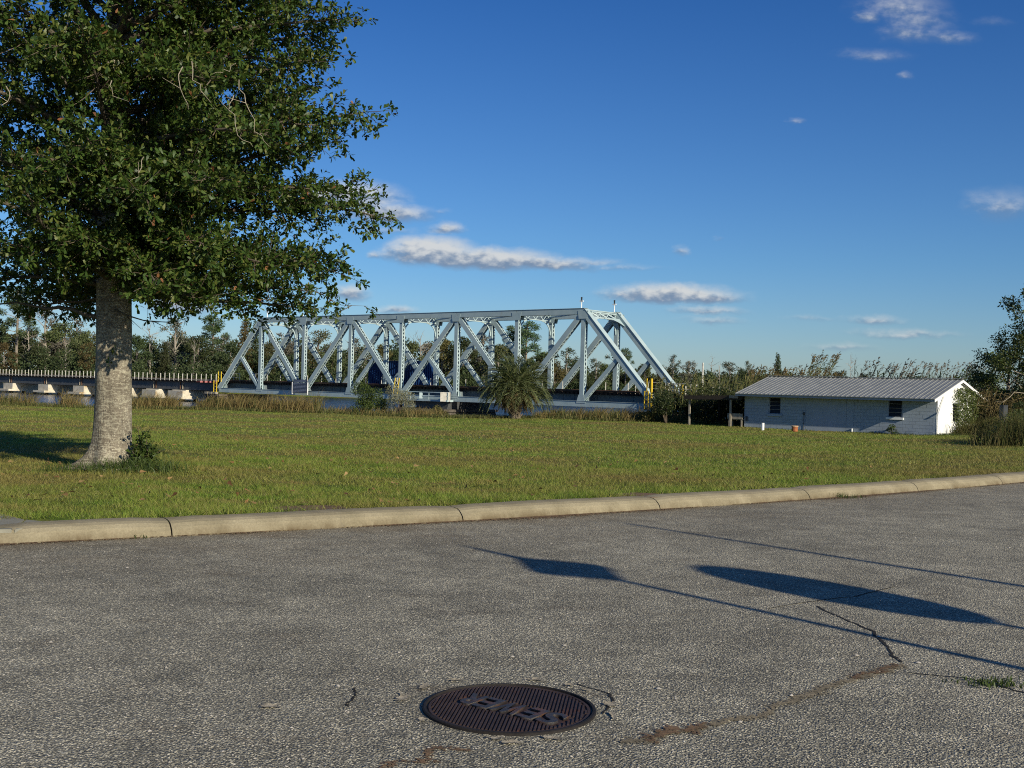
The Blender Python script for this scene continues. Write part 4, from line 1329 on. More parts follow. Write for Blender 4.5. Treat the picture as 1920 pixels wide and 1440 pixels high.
    def louvre(P, w, z0, z1, n, sill=True, sillmat=None):
        """P(u, out, z): u along the opening, out towards the outside"""
        fr = MB()
        for u0, u1, za, zb_ in ((0, .05, z0, z1), (w - .05, w, z0, z1)):
            fr.prism([P(u0, -.02, za), P(u1, -.02, za), P(u1, -.02, zb_), P(u0, -.02, zb_)], P(0, -.08, 0) - P(0, 0, 0))
        fr.prism([P(.05, -.02, z1 - .05), P(w - .05, -.02, z1 - .05), P(w - .05, -.02, z1), P(.05, -.02, z1)], P(0, -.08, 0) - P(0, 0, 0))
        fr.prism([P(.05, -.02, z0), P(w - .05, -.02, z0), P(w - .05, -.02, z0 + .04), P(.05, -.02, z0 + .04)], P(0, -.08, 0) - P(0, 0, 0))
        f = fr.build('window', M['fascia'], root)
        MB().prism([P(.05, -.11, z0), P(w - .05, -.11, z0), P(w - .05, -.11, z1), P(.05, -.11, z1)], P(0, -.02, 0) - P(0, 0, 0)).build('dark_pane', M['darkglass'], f)
        for k in range(n):
            z = z0 + .04 + (z1 - z0 - .09)*(k + .5)/n; hh = (z1 - z0 - .09)/n/2
            MB().prism([P(.055, -.03, z - hh + .005), P(w - .055, -.03, z - hh + .005), P(w - .055, -.085, z + hh - .02), P(.055, -.085, z + hh - .02)], P(0, -.012, 0) - P(0, 0, 0)).build('louvre_pane', M['darkglass'], f)
            if k: MB().prism([P(.052, -.022, z - hh - .014), P(w - .052, -.022, z - hh - .014), P(w - .052, -.022, z - hh + .012), P(.052, -.022, z - hh + .012)], P(0, -.04, 0) - P(0, 0, 0)).build('louvre_rail', M['slatmetal'], f)
        if sill:
            MB().prism([P(-.09, .10, z0 - .14), P(w + .09, .10, z0 - .14), P(w + .09, .10, z0 - .005), P(-.09, .10, z0 - .005)], P(0, -.14, 0) - P(0, 0, 0)).build('sill', sillmat or M['whitewood'], f)
    for (a, b, z0, z1), mt in zip(wins, (M['block'], M['whitewood'])):
        louvre(lambda u, o, z, a=a: sp(a + u, -o, z), b - a, z0, z1, 4, True, mt)
    louvre(lambda u, o, z: sp(o, wt0 + u, z), wt1 - wt0, wz0, wz1, 5, False)
    # roof: two sheets with standing ribs, ridge cap, fascia, bargeboards
    def rp(s, q, side, lift=0.0):   # q = 0 ridge .. 1 eave edge
        t = SW/2 + (SW/2 + OVH)*q*side; z = EAVE + .16 + RISE*(1 - q*(SW/2 + OVH)/(SW/2)) + RISE*OVH/(SW/2)*0
        return sp(s, t, z + lift)
    for side in (-1, 1):
        rf = MB().prism([rp(-SL - RK, 0.01, side), rp(RK, 0.01, side), rp(RK, 1, side), rp(-SL - RK, 1, side)], (0, 0, .02)).build('roof_sheet', M['roof'], root)
        s = -SL - RK + .05
        while s < RK:
            MB().bar(rp(s, .01, side, .032), rp(s, 1.0, side, .032), .055, .034).build('roof_rib', M['roof'], rf); s += .305 if side < 0 else .61
    MB().bar(rp(-SL - RK, 0, 1, .05), rp(RK, 0, 1, .05), .34, .035).build('ridge_cap', M['roof'], root)
    MB().prism([rp(-SL - RK, .985, -1, -.16), rp(RK - .02, .985, -1, -.16), rp(RK - .02, .985, -1, -.004), rp(-SL - RK, .985, -1, -.004)], SN*.035).build('fascia', M['fascia'], root)
    MB().prism([rp(-SL - RK, .96, -1, -.15), rp(RK - .04, .96, -1, -.15), sp(RK - .04, -.02, EAVE + .005), sp(-SL - RK, -.02, EAVE + .005)], (0, 0, .015)).build('soffit', M['fascia'], root)
    for side, mt in ((-1, M['whitewood']), (1, M['whitewood'])):
        MB().prism([rp(RK - .01, 0, side, -.01), rp(RK - .01, 1, side, -.01), rp(RK - .01, 1, side, -.17), rp(RK - .01, 0, side, -.17)], SD*.035).build('bargeboard', mt, root)
    # leaning batten on the gable corner
    MB().bar(sp(.06, .95, EAVE + .10), sp(.13, -.16, 1.26), .07, .05).build('loose_batten', M['whitewood'], root)
    MB().prism([sp(-.004, -.012, -.3), sp(.012, -.012, -.3), sp(.012, -.012, EAVE), sp(-.004, -.012, EAVE)], SN*.02).build('corner_trim', M['whitewood'], root)
    # stains and a dark box on the wall
    MB().box(sp(ss(1509), -.03, 1.02), SD*.05, SN*.03, (0, 0, .10)).build('meter_box', M['pipe_dark'], root)
    MB().tube([sp(ss(1509), -.03, -.2), sp(ss(1509), -.03, .95)], .015, 5).build('conduit', M['pipe_dark'], root)
    p = sp(ss(1402), -.05, .55); MB().box(p, SD*.06, SN*.03, (0, 0, .16)).build('meter_box', M['pipe_dark'], root)
    MB().tube([sp(ss(1600), -.06, -.2), sp(ss(1600), -.06, .22)], .05, 7).build('downpipe_stub', M['whitewood'], root)
build_shed()

# lean-to at the left end of the shed
def build_leanto():
    root = empty('carport', sp(-SL - 2.2, 1.6, 0), 'dark flat roofed open lean-to on timber posts at the shed end', 'carport')
    a = ss(1290, .2); b = -SL - .05
    zt = 1.92
    MB().prism([sp(a, -.3, zt), sp(b, -.3, zt + .1), sp(b, 4.6, zt + .1), sp(a, 4.6, zt)], (0, 0, .05)).build('roof_sheet', M['darkwood'], root)
    MB().prism([sp(a, -.34, zt - .22), sp(b, -.34, zt - .14), sp(b, -.34, zt + .10), sp(a, -.34, zt + .04)], SN*.04).build('roof_beam', M['darkwood'], root)
    MB().prism([sp(ss(1373), -.4, zt - .05), sp(ss(1390), -.4, zt - .05), sp(ss(1390), -.4, zt + .14), sp(ss(1373), -.4, zt + .14)], SN*.04).build('pale_fascia_board', M['dimwood'], root)
    for px, t, mt, w in ((1294, -.1, 'dimwood', .115), (1371, -.25, 'dimwood', .115), (1350, 3.6, 'darkwood', .14), (1310, 4.4, 'darkwood', .14)):
        s = ss(px, t); z0 = gz(sp(s, t, 0).x, sp(s, t, 0).y) - SZ - .05
        MB().bar(sp(s, t, z0), sp(s, t, zt - .02), w, w, SN).build('post', M[mt], root)
    s0 = ss(1368, .0); s1 = ss(1396, .0)
    b = empty('timber_bench', sp((s0+s1)/2, .2, .2), 'weathered grey plank bench against the shed end under the lean-to', 'bench')
    MB().prism([sp(s0, -.2, .50), sp(s1, -.2, .50), sp(s1, -.2, .86), sp(s0, -.2, .86)], SN*.06).build('back_board', M['dimwood'], b)
    MB().prism([sp(s0, -.12, .44), sp(s1, -.12, .44), sp(s1, .40, .44), sp(s0, .40, .44)], (0, 0, .05)).build('seat', M['dimwood'], b)
    for s in (s0 + .1, s1 - .1):
        MB().bar(sp(s, -.1, -.1), sp(s, -.1, .45), .08, .08, SN).build('leg', M['dimwood'], b)
        MB().bar(sp(s, .34, -.1), sp(s, .34, .44), .08, .08, SN).build('leg', M['dimwood'], b)
build_leanto()

# things standing on the grass by the shed
def by_shed():
    p = at_depth(1430, 807, 69.2); p.z = gz(p.x, p.y)
    o = MB().tube([p - Vector((0,0,.1)), p + Vector((0, 0, .46))], .095, 10).build('cleanout_pipe', M['pvc']); tag(o, 'short upright white plastic pipe in the grass before the shed wall', 'pipe')
    MB().tube([p + Vector((0,0,.40)), p + Vector((0, 0, .475))], .112, 10).build('pipe_cap', M['pvc'], o) if False else None
    p = at_depth(1490, 812, 67.6); p.z = gz(p.x, p.y)
    r = empty('clay_flue_pot', p, 'rust orange clay pot with a pale rim by the shed wall', 'pot')
    MB().lathe(p, [(.17, -.05), (.17, .06), (.185, .08), (.185, .33), (.17, .34)], 14).build('pot_body', M['terracotta'], r)
    MB().lathe(p, [(.215, .34), (.215, .40), (.19, .41)], 14).build('pot_rim', M['pot_rim'], r)
    p = at_depth(1318, 745, 150); a = at_depth(1318, 680, 150)
    o = MB().tube([(a.x, a.y, -1.3), (a.x, a.y, a.z)], [.17, .11], 7).build('utility_pole', M['galv']); tag(o, 'lone pale utility pole rising from the trees left of the shed', 'pole')
    p = at_depth(1881, 800, 62)
    r = MB().tube([(p.x, p.y, gz(p.x, p.y) - .1), (p.x, p.y, p.z + 1.2)], .22, 9).build('steel_bollard', M['pipe_dark']); tag(r, 'dark grey steel pipe post among the thicket right of the shed', 'post')
by_shed()

# ------------------------------------------------------------------ posts beside the road behind the camera (only their shadows fall in view)
def post_base(tip, h):
    L = h / math.tan(SUN_EL)
    return Vector((tip.x + SH.x*L, tip.y + SH.y*L, 0))
def build_posts():
    tip = at_z(868, 1023, 0); b = post_base(tip, 4.1)
    r = empty('lamp_post', b, 'black post top lamp with a pointed finial beside the road', 'lamp post')
    MB().tube([b, b + Vector((0,0,3.35))], [.05, .035], 8).build('pole', M['lamp_dark'], r)
    MB().lathe(b + Vector((0,0,3.35)), [(.06, -.04), (.34, .165)], 14).build('lantern', M['lamp_glass'], r)
    MB().lathe(b + Vector((0,0,3.35)), [(.36, .17), (.34, .20), (.06, .42), (.05, .44), (.02, .75)], 14).build('lantern_cap', M['lamp_dark'], r)
    tip = at_z(1300, 1060, 0); h = 3.4; b = post_base(tip, h)
    r = empty('oval_sign', b, 'oval sign panel on a slim post beside the road', 'sign')
    MB().tube([b, b + Vector((0,0,h - .95))], .035, 8).build('post', M['galv'], r)
    e = Vector((-SH.y, SH.x, 0)); c = b + Vector((0,0,h - .52)); pts = [c + e*.37*math.cos(a) + Vector((0,0,.52*math.sin(a))) for a in np.linspace(0, 2*math.pi, 33)[:-1]]
    MB().prism(pts, SH*.02).build('panel', M['galv'], r)
    tip = at_z(1172, 981, 0); h = 5.0; b = post_base(tip, h); b2 = b + Vector((.35, -.05, 0))
    o = MB().tube([b2, b2 + Vector((-.2, 0.02, h*.5)), b + Vector((0,0,h))], [.075, .055, .03], 8).build('flag_pole', M['galv']); tag(o, 'slim bare pole leaning beside the road', 'pole')
build_posts()

# ------------------------------------------------------------------ the big oak
def curve_pts(p0, d0, length, n, wander=.12, up=0.0):
    pts = [np.array(p0, float)]; d = np.array(d0, float)
    for i in range(n):
        d = d + rng.normal(size=3)*wander + np.array([0, 0, up]); d /= np.linalg.norm(d)
        pts.append(pts[-1] + d*length/n)
    return pts

def build_oak():
    base = at_depth(209, 868, 17.8); base.z = gz(base.x, base.y)
    root = empty('oak_tree', base, 'large leafy oak with a grey lichen spotted trunk on the lawn', 'tree')
    B = np.array(base)
    # trunk with root flare
    tcx = lambda h: -.02*h + .02*math.sin(h*.9)
    V = []; F = []; n = 40
    hs = [-.15, -.05, .03, .10, .18, .28, .42, .6, .85, 1.2, 1.7, 2.2, 2.7, 3.2, 4.0, 5.0, 6.2, 7.6, 9.2, 10.4]
    rs = [.335, .33, .325, .318, .312, .304, .296, .289, .284, .279, .274, .270, .266, .252, .22, .18, .14, .10, .06, .02]
    roots = [(math.radians(203), .62), (math.radians(185), .26), (math.radians(255), .14), (math.radians(300), .16), (math.radians(350), .09), (math.radians(60), .2), (math.radians(120), .2)]
    for h, r in zip(hs, rs):
        cx = tcx(h); cy = .03*math.sin(h*.6)
        for j in range(n):
            a = 2*math.pi*j/n; rr = r*(1 + .025*math.sin(3*a + h) + .02*math.sin(7*a + 2*h))
            for ra, amt in roots:
                da = (a - ra + math.pi) % (2*math.pi) - math.pi
                rr += amt*math.exp(-(da/.26)**2)*math.exp(-max(0, h + .05)/.15)
            V.append(base + Vector((cx + rr*math.cos(a), cy + rr*math.sin(a), h)))
    for i in range(len(hs) - 1):
        for j in range(n):
            j2 = (j+1) % n; F.append((i*n+j, i*n+j2, (i+1)*n+j2, (i+1)*n+j))
    m = MB(); m.v = V; m.f = F; m.build('trunk', M['bark'], root, smooth=True, fixn=False)
    # limbs
    def tax(h): return B + np.array([tcx(h), .03*math.sin(h*.6), h])
    limbs = []
    R = lambda h: 3.25 if h < 7.2 else max(.9, 3.25*(1 - ((h - 7.2)/4.6)**1.6))
    k = 84
    for i in range(k):
        h = 2.75 + (i/(k-1))**.9*6.9
        az = i*2.39996 + rng.normal()*.3
        el = math.radians(4 + 40*((h - 2.7)/7)**1.2) if h > 3.1 else math.radians(3)
        el += rng.normal()*.17 if h > 3.3 else 0
        L = R(h + .6)*rng.uniform(.78, 1.1)*(1 + .10*math.sin(2.3*az + h*1.7))
        limbs.append((h, az, el, L))
    # limbs that make the outline seen in the photograph (to pixel, at that depth offset)
    for (px, py, dy, h) in ((742, 318, .2, 4.2), (735, 265, -.4, 4.6), (672, 492, -.5, 3.4), (625, 405, .5, 3.9), (655, 140, .2, 5.6), (670, 18, -.3, 6.6), (610, 545, .6, 3.0), (560, 470, -1.6, 3.4), (640, 222, -.9, 5.0), (440, 535, -1.4, 2.95), (340, 545, -2.2, 2.95), (500, 520, 1.6, 3.0), (615, 340, -1.2, 4.2), (600, 90, -1.4, 6.2), (430, 330, -3.2, 4.4), (250, 330, -3.4, 4.3), (80, 300, -3.2, 4.6), (330, 150, -3.2, 6.0), (120, 100, -3.0, 6.2), (60, 470, -2.4, 3.2), (180, 440, -2.6, 3.3), (520, 220, -2.6, 5.0), (-60, 520, -.8, 2.9), (30, 540, 1.4, 3.0), (300, 470, -3.0, 3.5), (420, 430, -2.6, 3.7), (700, 300, .9, 4.4), (620, 480, .9, 3.4), (590, 20, 1.0, 6.8), (640, 60, .6, 6.2)):
        tgt = np.array(at_depth(px, py, base.y + dy)); s = tax(h); v = (tgt - s)*.93
        limbs.append((h, math.atan2(v[1], v[0]), math.asin(v[2]/np.linalg.norm(v)), np.linalg.norm(v)))
    wood = MB(); sprays = []
    for li, (h, az, el, L) in enumerate(limbs):
        if h > 9.9: continue
        d0 = np.array([math.cos(az)*math.cos(el + .12), math.sin(az)*math.cos(el + .12), math.sin(el + .12)])
        pts = curve_pts(tax(h), d0, L, 9, .035 if li >= k else .07, -.028 if li >= k else -.012)
        r0 = .028 + .011*L
        wood.tube(pts, [r0*(1 - .88*i/9) for i in range(10)], 6)
        ns = int((11.5 if li < k else 12)*L)
        for q in range(ns):
            t = (.16 + .84*(q + rng.random())/ns); f = t*9; i = min(8, int(f)); p = pts[i] + (pts[i+1] - pts[i])*(f - i)
            d = unit(pts[i+1] - pts[i]); lat = unit(np.cross(d, [0, 0, 1])); sg = 1 if q % 2 else -1
            sd = unit(d*rng.uniform(.3, .9) + lat*sg*rng.uniform(.35, 1.0) + np.array([0, 0, rng.normal()*.60 + .02]))
            sprays.append((p, sd, rng.uniform(.40, .80)*(1.1 - .45*t), t))
        sprays.append((pts[-1], unit(pts[-1] - pts[-2]), .4, 1.0))
    # low drooping branch right of the trunk, long level limb on the left
    def extra(pix, dy, r0, dens=7):
        pts = [np.array(at_depth(px, py, base.y + dy)) for px, py in pix]
        wood.tube(pts, [r0*(1 - .8*i/(len(pts)-1)) for i in range(len(pts))], 6)
        for a, b in zip(pts[:-1], pts[1:]):
            for q in range(int(dens*np.linalg.norm(b - a)) + 1):
                p = a + (b - a)*rng.random(); sprays.append((p, unit((b - a) + rng.normal(size=3)*.4), rng.uniform(.25, .4), .9))
    extra([(208, 600), (180, 594), (158, 590), (136, 580), (112, 576), (88, 579), (60, 573), (30, 567), (0, 570), (-70, 556)], -.1, .042, 3.5)
    extra([(208, 552), (180, 560), (150, 566), (118, 566), (84, 572), (50, 562), (10, 556), (-40, 540)], .3, .026, 5)
    extra([(215, 580), (240, 592), (270, 601), (310, 604), (352, 598)], -.25, .016, 7)
    extra([(560, 530), (590, 545), (640, 572), (690, 574)], -.2, .009, 3)
    extra([(430, 540), (470, 560), (500, 562), (535, 570)], -.3, .010, 3)
    P, D, S, U = [], [], [], []; tw = MB()
    bP = []
    for (p, d, L, t) in sprays:
        pts = curve_pts(p, d, L, 4, .10, .01)
        tw.tube(pts, [.008, .007, .006, .004, .003], 3, cap=False)
        ntw = max(4, int(14*L))
        for q in range(ntw + 1):
            f = (.15 + .85*q/ntw)*4; i = min(3, int(f)); o = pts[i] + (pts[i+1] - pts[i])*(f - i)
            dd = unit(pts[i+1] - pts[i]); sd = unit(dd*.6 + rng.normal(size=3)*.7 + np.array([0, 0, .05])); l2 = rng.uniform(.07, .20)
            tip = o + sd*l2
            nl = rng.integers(6, 11)
            ld = unit(sd[None]*.75 + rng.normal(size=(nl, 3))*.75)
            P.append(tip[None] - sd[None]*rng.random((nl, 1))*l2*.8); D.append(ld); S.append(rng.uniform(.060, .114, nl)); U.append(np.tile(unit(sd*.4 + np.array([0, 0, 1.0])), (nl, 1)))
    P = np.concatenate(P); D = np.concatenate(D); S = np.concatenate(S); U = np.concatenate(U)
    # keep the trunk clear below the crown
    rad = np.linalg.norm(P[:, :2] - B[:2], axis=1); hz_ = P[:, 2] - B[2]
    front = (P[:, 1] < B[1] + .3) & (rad < 1.2) & (hz_ < 2.75) | ((rad < .36) & (hz_ < 3.3))
    low = hz_ < 2.30
    keep = ~(front | low)
    P, D, S, U = P[keep], D[keep], S[keep], U[keep]
    print('oak leaves', len(P))
    V, T = leaves(P, D, S, OAK_LEAF3, U, .45)
    mi = np.repeat((rng.random(len(P)) < .006).astype(int), len(OAK_LEAF3[1]))
    o = link_mesh('crown', tri_mesh('crown', V - B, T, [M['leaf_oak'], M['leaf_oak_brown']], mi), root); o['kind'] = 'stuff'
    wood.build('limbs', M['limb'], root, fixn=False, smooth=True)['kind'] = 'stuff'
    tw.build('twigs', M['twig'], root, fixn=False)['kind'] = 'stuff'
    # pale dead branches in the crown face
    for pix, dy in ((((440, 120), (420, 132), (400, 138)), -3.7), (((443, 150), (462, 190), (478, 245), (505, 275)), -3.6), (((440, 178), (428, 205), (446, 250), (474, 275)), -3.6), (((333, 125), (342, 165), (353, 205)), -3.7), (((357, 118), (372, 160), (395, 192)), -3.7), (((18, 165), (12, 190), (0, 200)), -3.7), (((270, 290), (264, 330), (243, 340)), -3.7), (((206, 150), (212, 180)), -3.3)):
        p0 = [at_depth(px, py, base.y + dy) for px, py in pix]; pts = []
        for a, b in zip(p0[:-1], p0[1:]):
            pts += [a.lerp(b, f) + Vector(rng.normal(size=3))*.018 for f in (0, .33, .66)]
        pts.append(p0[-1])
        for f in (3,):
            if f < len(pts): e = pts[f] + Vector(rng.normal(size=3))*.14; MB().tube([pts[f], e], [.004, .002], 4).build('dead_branch', M['deadtwig'], root)
        MB().tube(pts, [.0065 - .0045*i/(len(pts)-1) for i in range(len(pts))], 5).build('dead_branch', M['deadtwig'], root)
    # sprout growing from the bark
    p = np.array(at_depth(212, 660, base.y - .30)); q = np.array(at_depth(203, 677, base.y - .31))
    Pp = np.concatenate([p + rng.normal(size=(9, 3))*.035, q + rng.normal(size=(5, 3))*.02]); V, T = leaves(Pp, rand_dirs(14)*np.array([1, .4, 1]), rng.uniform(.05, .09, 14), OAK_LEAF)
    o = link_mesh('bark_sprout', tri_mesh('bark_sprout', V - B, T, M['leaf_oak']), root); o['kind'] = 'stuff'
    return base
OAKB = build_oak()

# ------------------------------------------------------------------ bushes from leaf clumps
def clump_leaves(centres, radii, n, size, tmpl=SIMPLE_LEAF, squash=.8, shell=.55):
    c = np.asarray(centres, float); r = np.asarray(radii, float)
    w = r**2; idx = rng.choice(len(c), n, p=w/w.sum())
    d = rand_dirs(n); rr = r[idx]*(shell + (1 - shell)*rng.random(n))
    P = c[idx] + d*rr[:, None]*np.array([1, 1, squash])
    D = unit(d*.7 + rng.normal(size=(n, 3))*.8)
    return leaves(P, D, rng.uniform(size[0], size[1], n), tmpl, d, .7)

def bush(name, loc, w, h, n, size, mat, label, cat='bush', stems=5, blobs=9, group=None, dep=None, stemmat='twig', tmpl=SIMPLE_LEAF):
    loc = Vector(loc); dep = dep or w
    root = empty(name, loc, label, cat, group)
    c = []; r = []
    for i in range(blobs):
        a = rng.uniform(0, 6.28); q = rng.random()**.5
        z = rng.uniform(.22, .82)*h; f = 1 - .45*(z/h)**2
        c.append((math.cos(a)*q*w*.34*f, math.sin(a)*q*dep*.34*f, z)); r.append(rng.uniform(.16, .26)*min(w, h*1.3))
    V, T = clump_leaves(c, r, n, size, tmpl)
    k = V.reshape(-1, 3); k[:, 2] = np.maximum(k[:, 2], .01)
    o = link_mesh('foliage', tri_mesh('foliage', k, T, M[mat]), root); o['kind'] = 'stuff'
    m = MB()
    for i in range(stems):
        e = c[i % blobs]
        m.tube([loc + Vector((e[0]*.15, e[1]*.15, -.1)), loc + Vector((e[0]*.5, e[1]*.5, e[2]*.5)), loc + Vector(e)], [.02*h, .014*h, .006*h], 5)
    m.build('stems', M[stemmat], root, fixn=False)['kind'] = 'stuff'
    return root

def ground_at(px, y, dz=0.0):
    p = at_depth(px, 700, y); p.z = gz(p.x, p.y) + dz; return p

# sapling and weeds by the oak foot
def sapling():
    p = at_depth(262, 868, 17.5); p.z = gz(p.x, p.y); B = np.array(p)
    root = empty('oak_sapling', p, 'leafy green sapling growing at the right foot of the oak trunk', 'sapling')
    m = MB(); P = []; D = []
    for (px, py) in ((258, 800), (272, 806), (285, 838), (262, 830), (300, 846), (248, 846), (275, 850)):
        e = np.array(at_depth(px, py, 17.45 + rng.uniform(-.15, .15))); s = B + np.array([rng.normal()*.05, rng.normal()*.05, 0])
        pts = [s, (s + e)/2 + np.array([0, 0, .05]), e]; m.tube(pts, [.010, .008, .004], 4)
        for i in range(70):
            t = .25 + .7*rng.random(); b = s + (e - s)*t + rng.normal(size=3)*.055; P.append(b); D.append(rng.normal(size=3) + np.array([0, 0, -.3]))
    P = np.array(P); V, T = leaves(P, np.array(D), rng.uniform(.06, .12, len(P)), OAK_LEAF, None, .5)
    o = link_mesh('foliage', tri_mesh('foliage', V - B, T, M['leaf_green']), root); o['kind'] = 'stuff'
    m.build('stems', M['twig'], root, fixn=False)['kind'] = 'stuff'
    parts = []
    for (px, y, n, h, sx) in ((250, 17.0, 420, .26, .32), (200, 16.9, 300, .18, .35), (300, 17.2, 240, .24, .28), (130, 17.2, 160, .14, .25), (230, 16.6, 300, .15, .45)):
        q = ground_at(px, y); parts.append(tuft(q, n, h, (sx, .14), .010, None, lean=.5))
    V, T = join(parts)
    o = link_mesh('tall_weeds', tri_mesh('tall_weeds', V, T, M['leaf_green'])); tag(o, 'rank green weeds around the foot of the oak', 'weeds', kind='stuff')
    # twigs lying by the roots
    m = MB()
    for i in range(26):
        q = ground_at(rng.uniform(150, 235), 17.0 + rng.uniform(-.25, .25), .04); a = rng.uniform(0, 3.14); L = rng.uniform(.08, .3)
        m.tube([q, q + Vector((math.cos(a)*L, math.sin(a)*L, rng.uniform(0, .08)))], .006, 4)
    o = m.build('dead_twigs', M['deadtwig'], fixn=False); tag(o, 'pale dead twigs lying on the oak roots', 'twigs', kind='stuff')
sapling()

# ------------------------------------------------------------------ marsh grass along the bank
def build_bank():
    brown = []; green = []; reed = []
    def at_bank(px, dy): 
        r = (px - 960)/FPX; y = 80.0
        for _ in range(4): y = bank_line(r*y) + dy
        return np.array([r*y, y, max(gz(r*y, y), WATER + .1)])
    # (px0, px1, height, density per px, brown share)
    for (a, b, h, dens, br) in ((-40, 60, 1.2, 12, .7), (60, 118, .45, 8, .3), (118, 150, 1.35, 14, .8), (150, 240, .4, 8, .3), (240, 330, 1.35, 22, .9), (330, 376, .45, 8, .4), (376, 470, 1.3, 20, .9), (470, 592, 1.5, 26, .95), (592, 690, .75, 10, .75), (690, 760, .7, 12, .5), (760, 830, .9, 16, .8), (830, 905, .35, 7, .4), (905, 1010, .3, 7, .4), (1010, 1110, 1.0, 20, .6), (1110, 1215, 1.05, 24, .6), (1215, 1300, .7, 14, .5), (1300, 1400, .5, 10, .3)):
        px = a
        while px < b:
            hv = h*(.75 + .35*math.sin(px*.37)*math.sin(px*.113 + 1) + .45*(rng.random() - .4))
            for dy in (-.9 + rng.normal()*.4, .4 + rng.normal()*.4, 1.0):
                p = at_bank(px + rng.uniform(-2, 2), dy)
                if dy > .9: p[2] = max(p[2], WATER + .2)
                n = int(dens*1.3); t = tuft(p, n, hv*(1 if dy < .9 else 1.15), (.22, .35), .030, None, lean=.42, wind=(.22, 0))
                (brown if rng.random() < br else green).append(t)
            px += 3.2
        # low green fringe
        px = a
        while px < b:
            green.append(tuft(at_bank(px, -1.5 + rng.normal()*.3), 26, .32, (.25, .4), .028, None, lean=.4)); px += 4
    V, T = join(brown); o = link_mesh('marsh_grass', tri_mesh('marsh_grass', V, T, M['reed_brown'])); tag(o, 'tall tawny marsh grass along the river bank before the bridge', 'marsh grass', kind='stuff')
    V, T = join(green); o = link_mesh('bank_grass', tri_mesh('bank_grass', V, T, M['reed_green'])); tag(o, 'lower green grass fringing the lawn along the bank', 'bank grass', kind='stuff')
build_bank()

# shrubs on the bank
bush('green_bush', ground_at(690, 80.2), 4.2, 2.3, 6500, (.07, .14), 'leaf_green', 'round green bush on the bank left of the pale flowering shrub')
bush('flowering_shrub', ground_at(752, 79.6), 2.6, 2.35, 4200, (.05, .11), 'leaf_flower', 'pale flowering shrub on the bank below the middle of the truss')
bush('dark_bush', ground_at(1252, 78.5), 3.2, 2.5, 5200, (.07, .14), 'leaf_dark', 'dark rounded bush at the right end of the truss')
bush('brown_bush', ground_at(1216, 79.2), 1.6, 1.1, 1600, (.06, .12), 'weed', 'low brownish bush below the yellow ladder at the right truss end')
bush('olive_bush', ground_at(412, 82.2, -.3), 2.4, 1.45, 2000, (.06, .12), 'weed', 'olive brown bush on the bank below the left end of the truss')
bush('reddish_bush', ground_at(825, 79.4), 2.0, 1.0, 1500, (.06, .12), 'weed', 'low reddish weedy bush beside the pivot pier')
bush('yellow_green_weed', ground_at(668, 79), 1.0, .6, 500, (.06, .12), 'leaf_vine', 'small yellow green weed at the lawn edge below the green bush', 'weed')

# ------------------------------------------------------------------ palm
def build_palm():
    base = ground_at(968, 78.8); B = Vector(base)
    root = empty('pindo_palm', base, 'squat palm with arching grey green fronds on the river bank', 'palm')
    th = 2.25
    m = MB(); prof = [(.42, -.15), (.40, .15), (.34, .6), (.36, 1.4), (.42, 2.0), (.30, th)]
    m.lathe(B, prof, 14); m.build('trunk', M['palmtrunk'], root)
    m = MB()
    for i in range(70):
        h = rng.uniform(.1, 1.65); a = i*2.4; r = np.interp(h, [p[1] for p in prof], [p[0] for p in prof])
        p = B + Vector((math.cos(a)*r*.95, math.sin(a)*r*.95, h)); m.bar(p, p + Vector((math.cos(a)*.14, math.sin(a)*.14, .24)), .12, .05)
    m.build('leaf_bases', M['palmtrunk'], root)['kind'] = 'stuff'
    N = 120
    for i in range(N):
        q = i/N; az = i*2.39996; dead = q < .24
        el = math.radians(-50 + 70*q/.24) if dead else math.radians(8 + 76*((q - .24)/.76)**1.05)
        L = rng.uniform(2.7, 3.3) if not dead else rng.uniform(1.5, 2.2)
        p = np.array(B) + np.array([math.cos(az)*.25, math.sin(az)*.25, th - .1]); d = np.array([math.cos(az)*math.cos(el), math.sin(az)*math.cos(el), math.sin(el)])
        pts = [p]; n = 12
        for k in range(n):
            d = d + np.array([0, 0, -.135 - .05*k/n*2 if not dead else -.14]); d /= np.linalg.norm(d); pts.append(pts[-1] + d*L/n)
        pts = [np.array([a[0], a[1], max(a[2], B.z + .03)]) for a in pts]
        Pl, Dl, Sl = [], [], []; V = []; T = []
        for k in range(2, n):
            for j in range(4):
                f = (k + j/4) - 1e-3; i0 = int(f); o = pts[i0] + (pts[i0+1] - pts[i0])*(f - i0); dd = unit(pts[i0+1] - pts[i0]); lat = unit(np.cross(dd, [0, 0, 1.0]))
                upv = np.cross(lat, dd)
                for sg in (-1, 1):
                    Pl.append(o); Dl.append(dd*.85 + lat*sg*.72 + upv*(.32 if not dead else -.3) + rng.normal(size=3)*.08); Sl.append(.62*math.sin(math.pi*(.16 + .80*(f/n)))*rng.uniform(.85, 1.1))
        Pl = np.array(Pl); tm = (np.array([[0, .03, 0], [0, -.03, 0], [.6, .04, .02], [.6, -.04, .02], [1, 0, -.10]]), np.array([[0, 1, 3], [0, 3, 2], [2, 3, 4]]))
        V, T = leaves(Pl, np.array(Dl), np.array(Sl), tm, None, .3)
        mb = MB(); mb.tube(pts, [.028*(1 - .8*k/n) + .004 for k in range(n+1)], 3, cap=False)
        rv = np.array([tuple(v) for v in mb.v]); rt = []
        for f in mb.f: rt += [(f[0], f[1], f[2]), (f[0], f[2], f[3])]
        V, T = join([(V, T), (rv, np.array(rt))])
        link_mesh('frond', tri_mesh('frond', V - np.array(B), T, M['palm_dead' if dead else 'palm']), root)
build_palm()

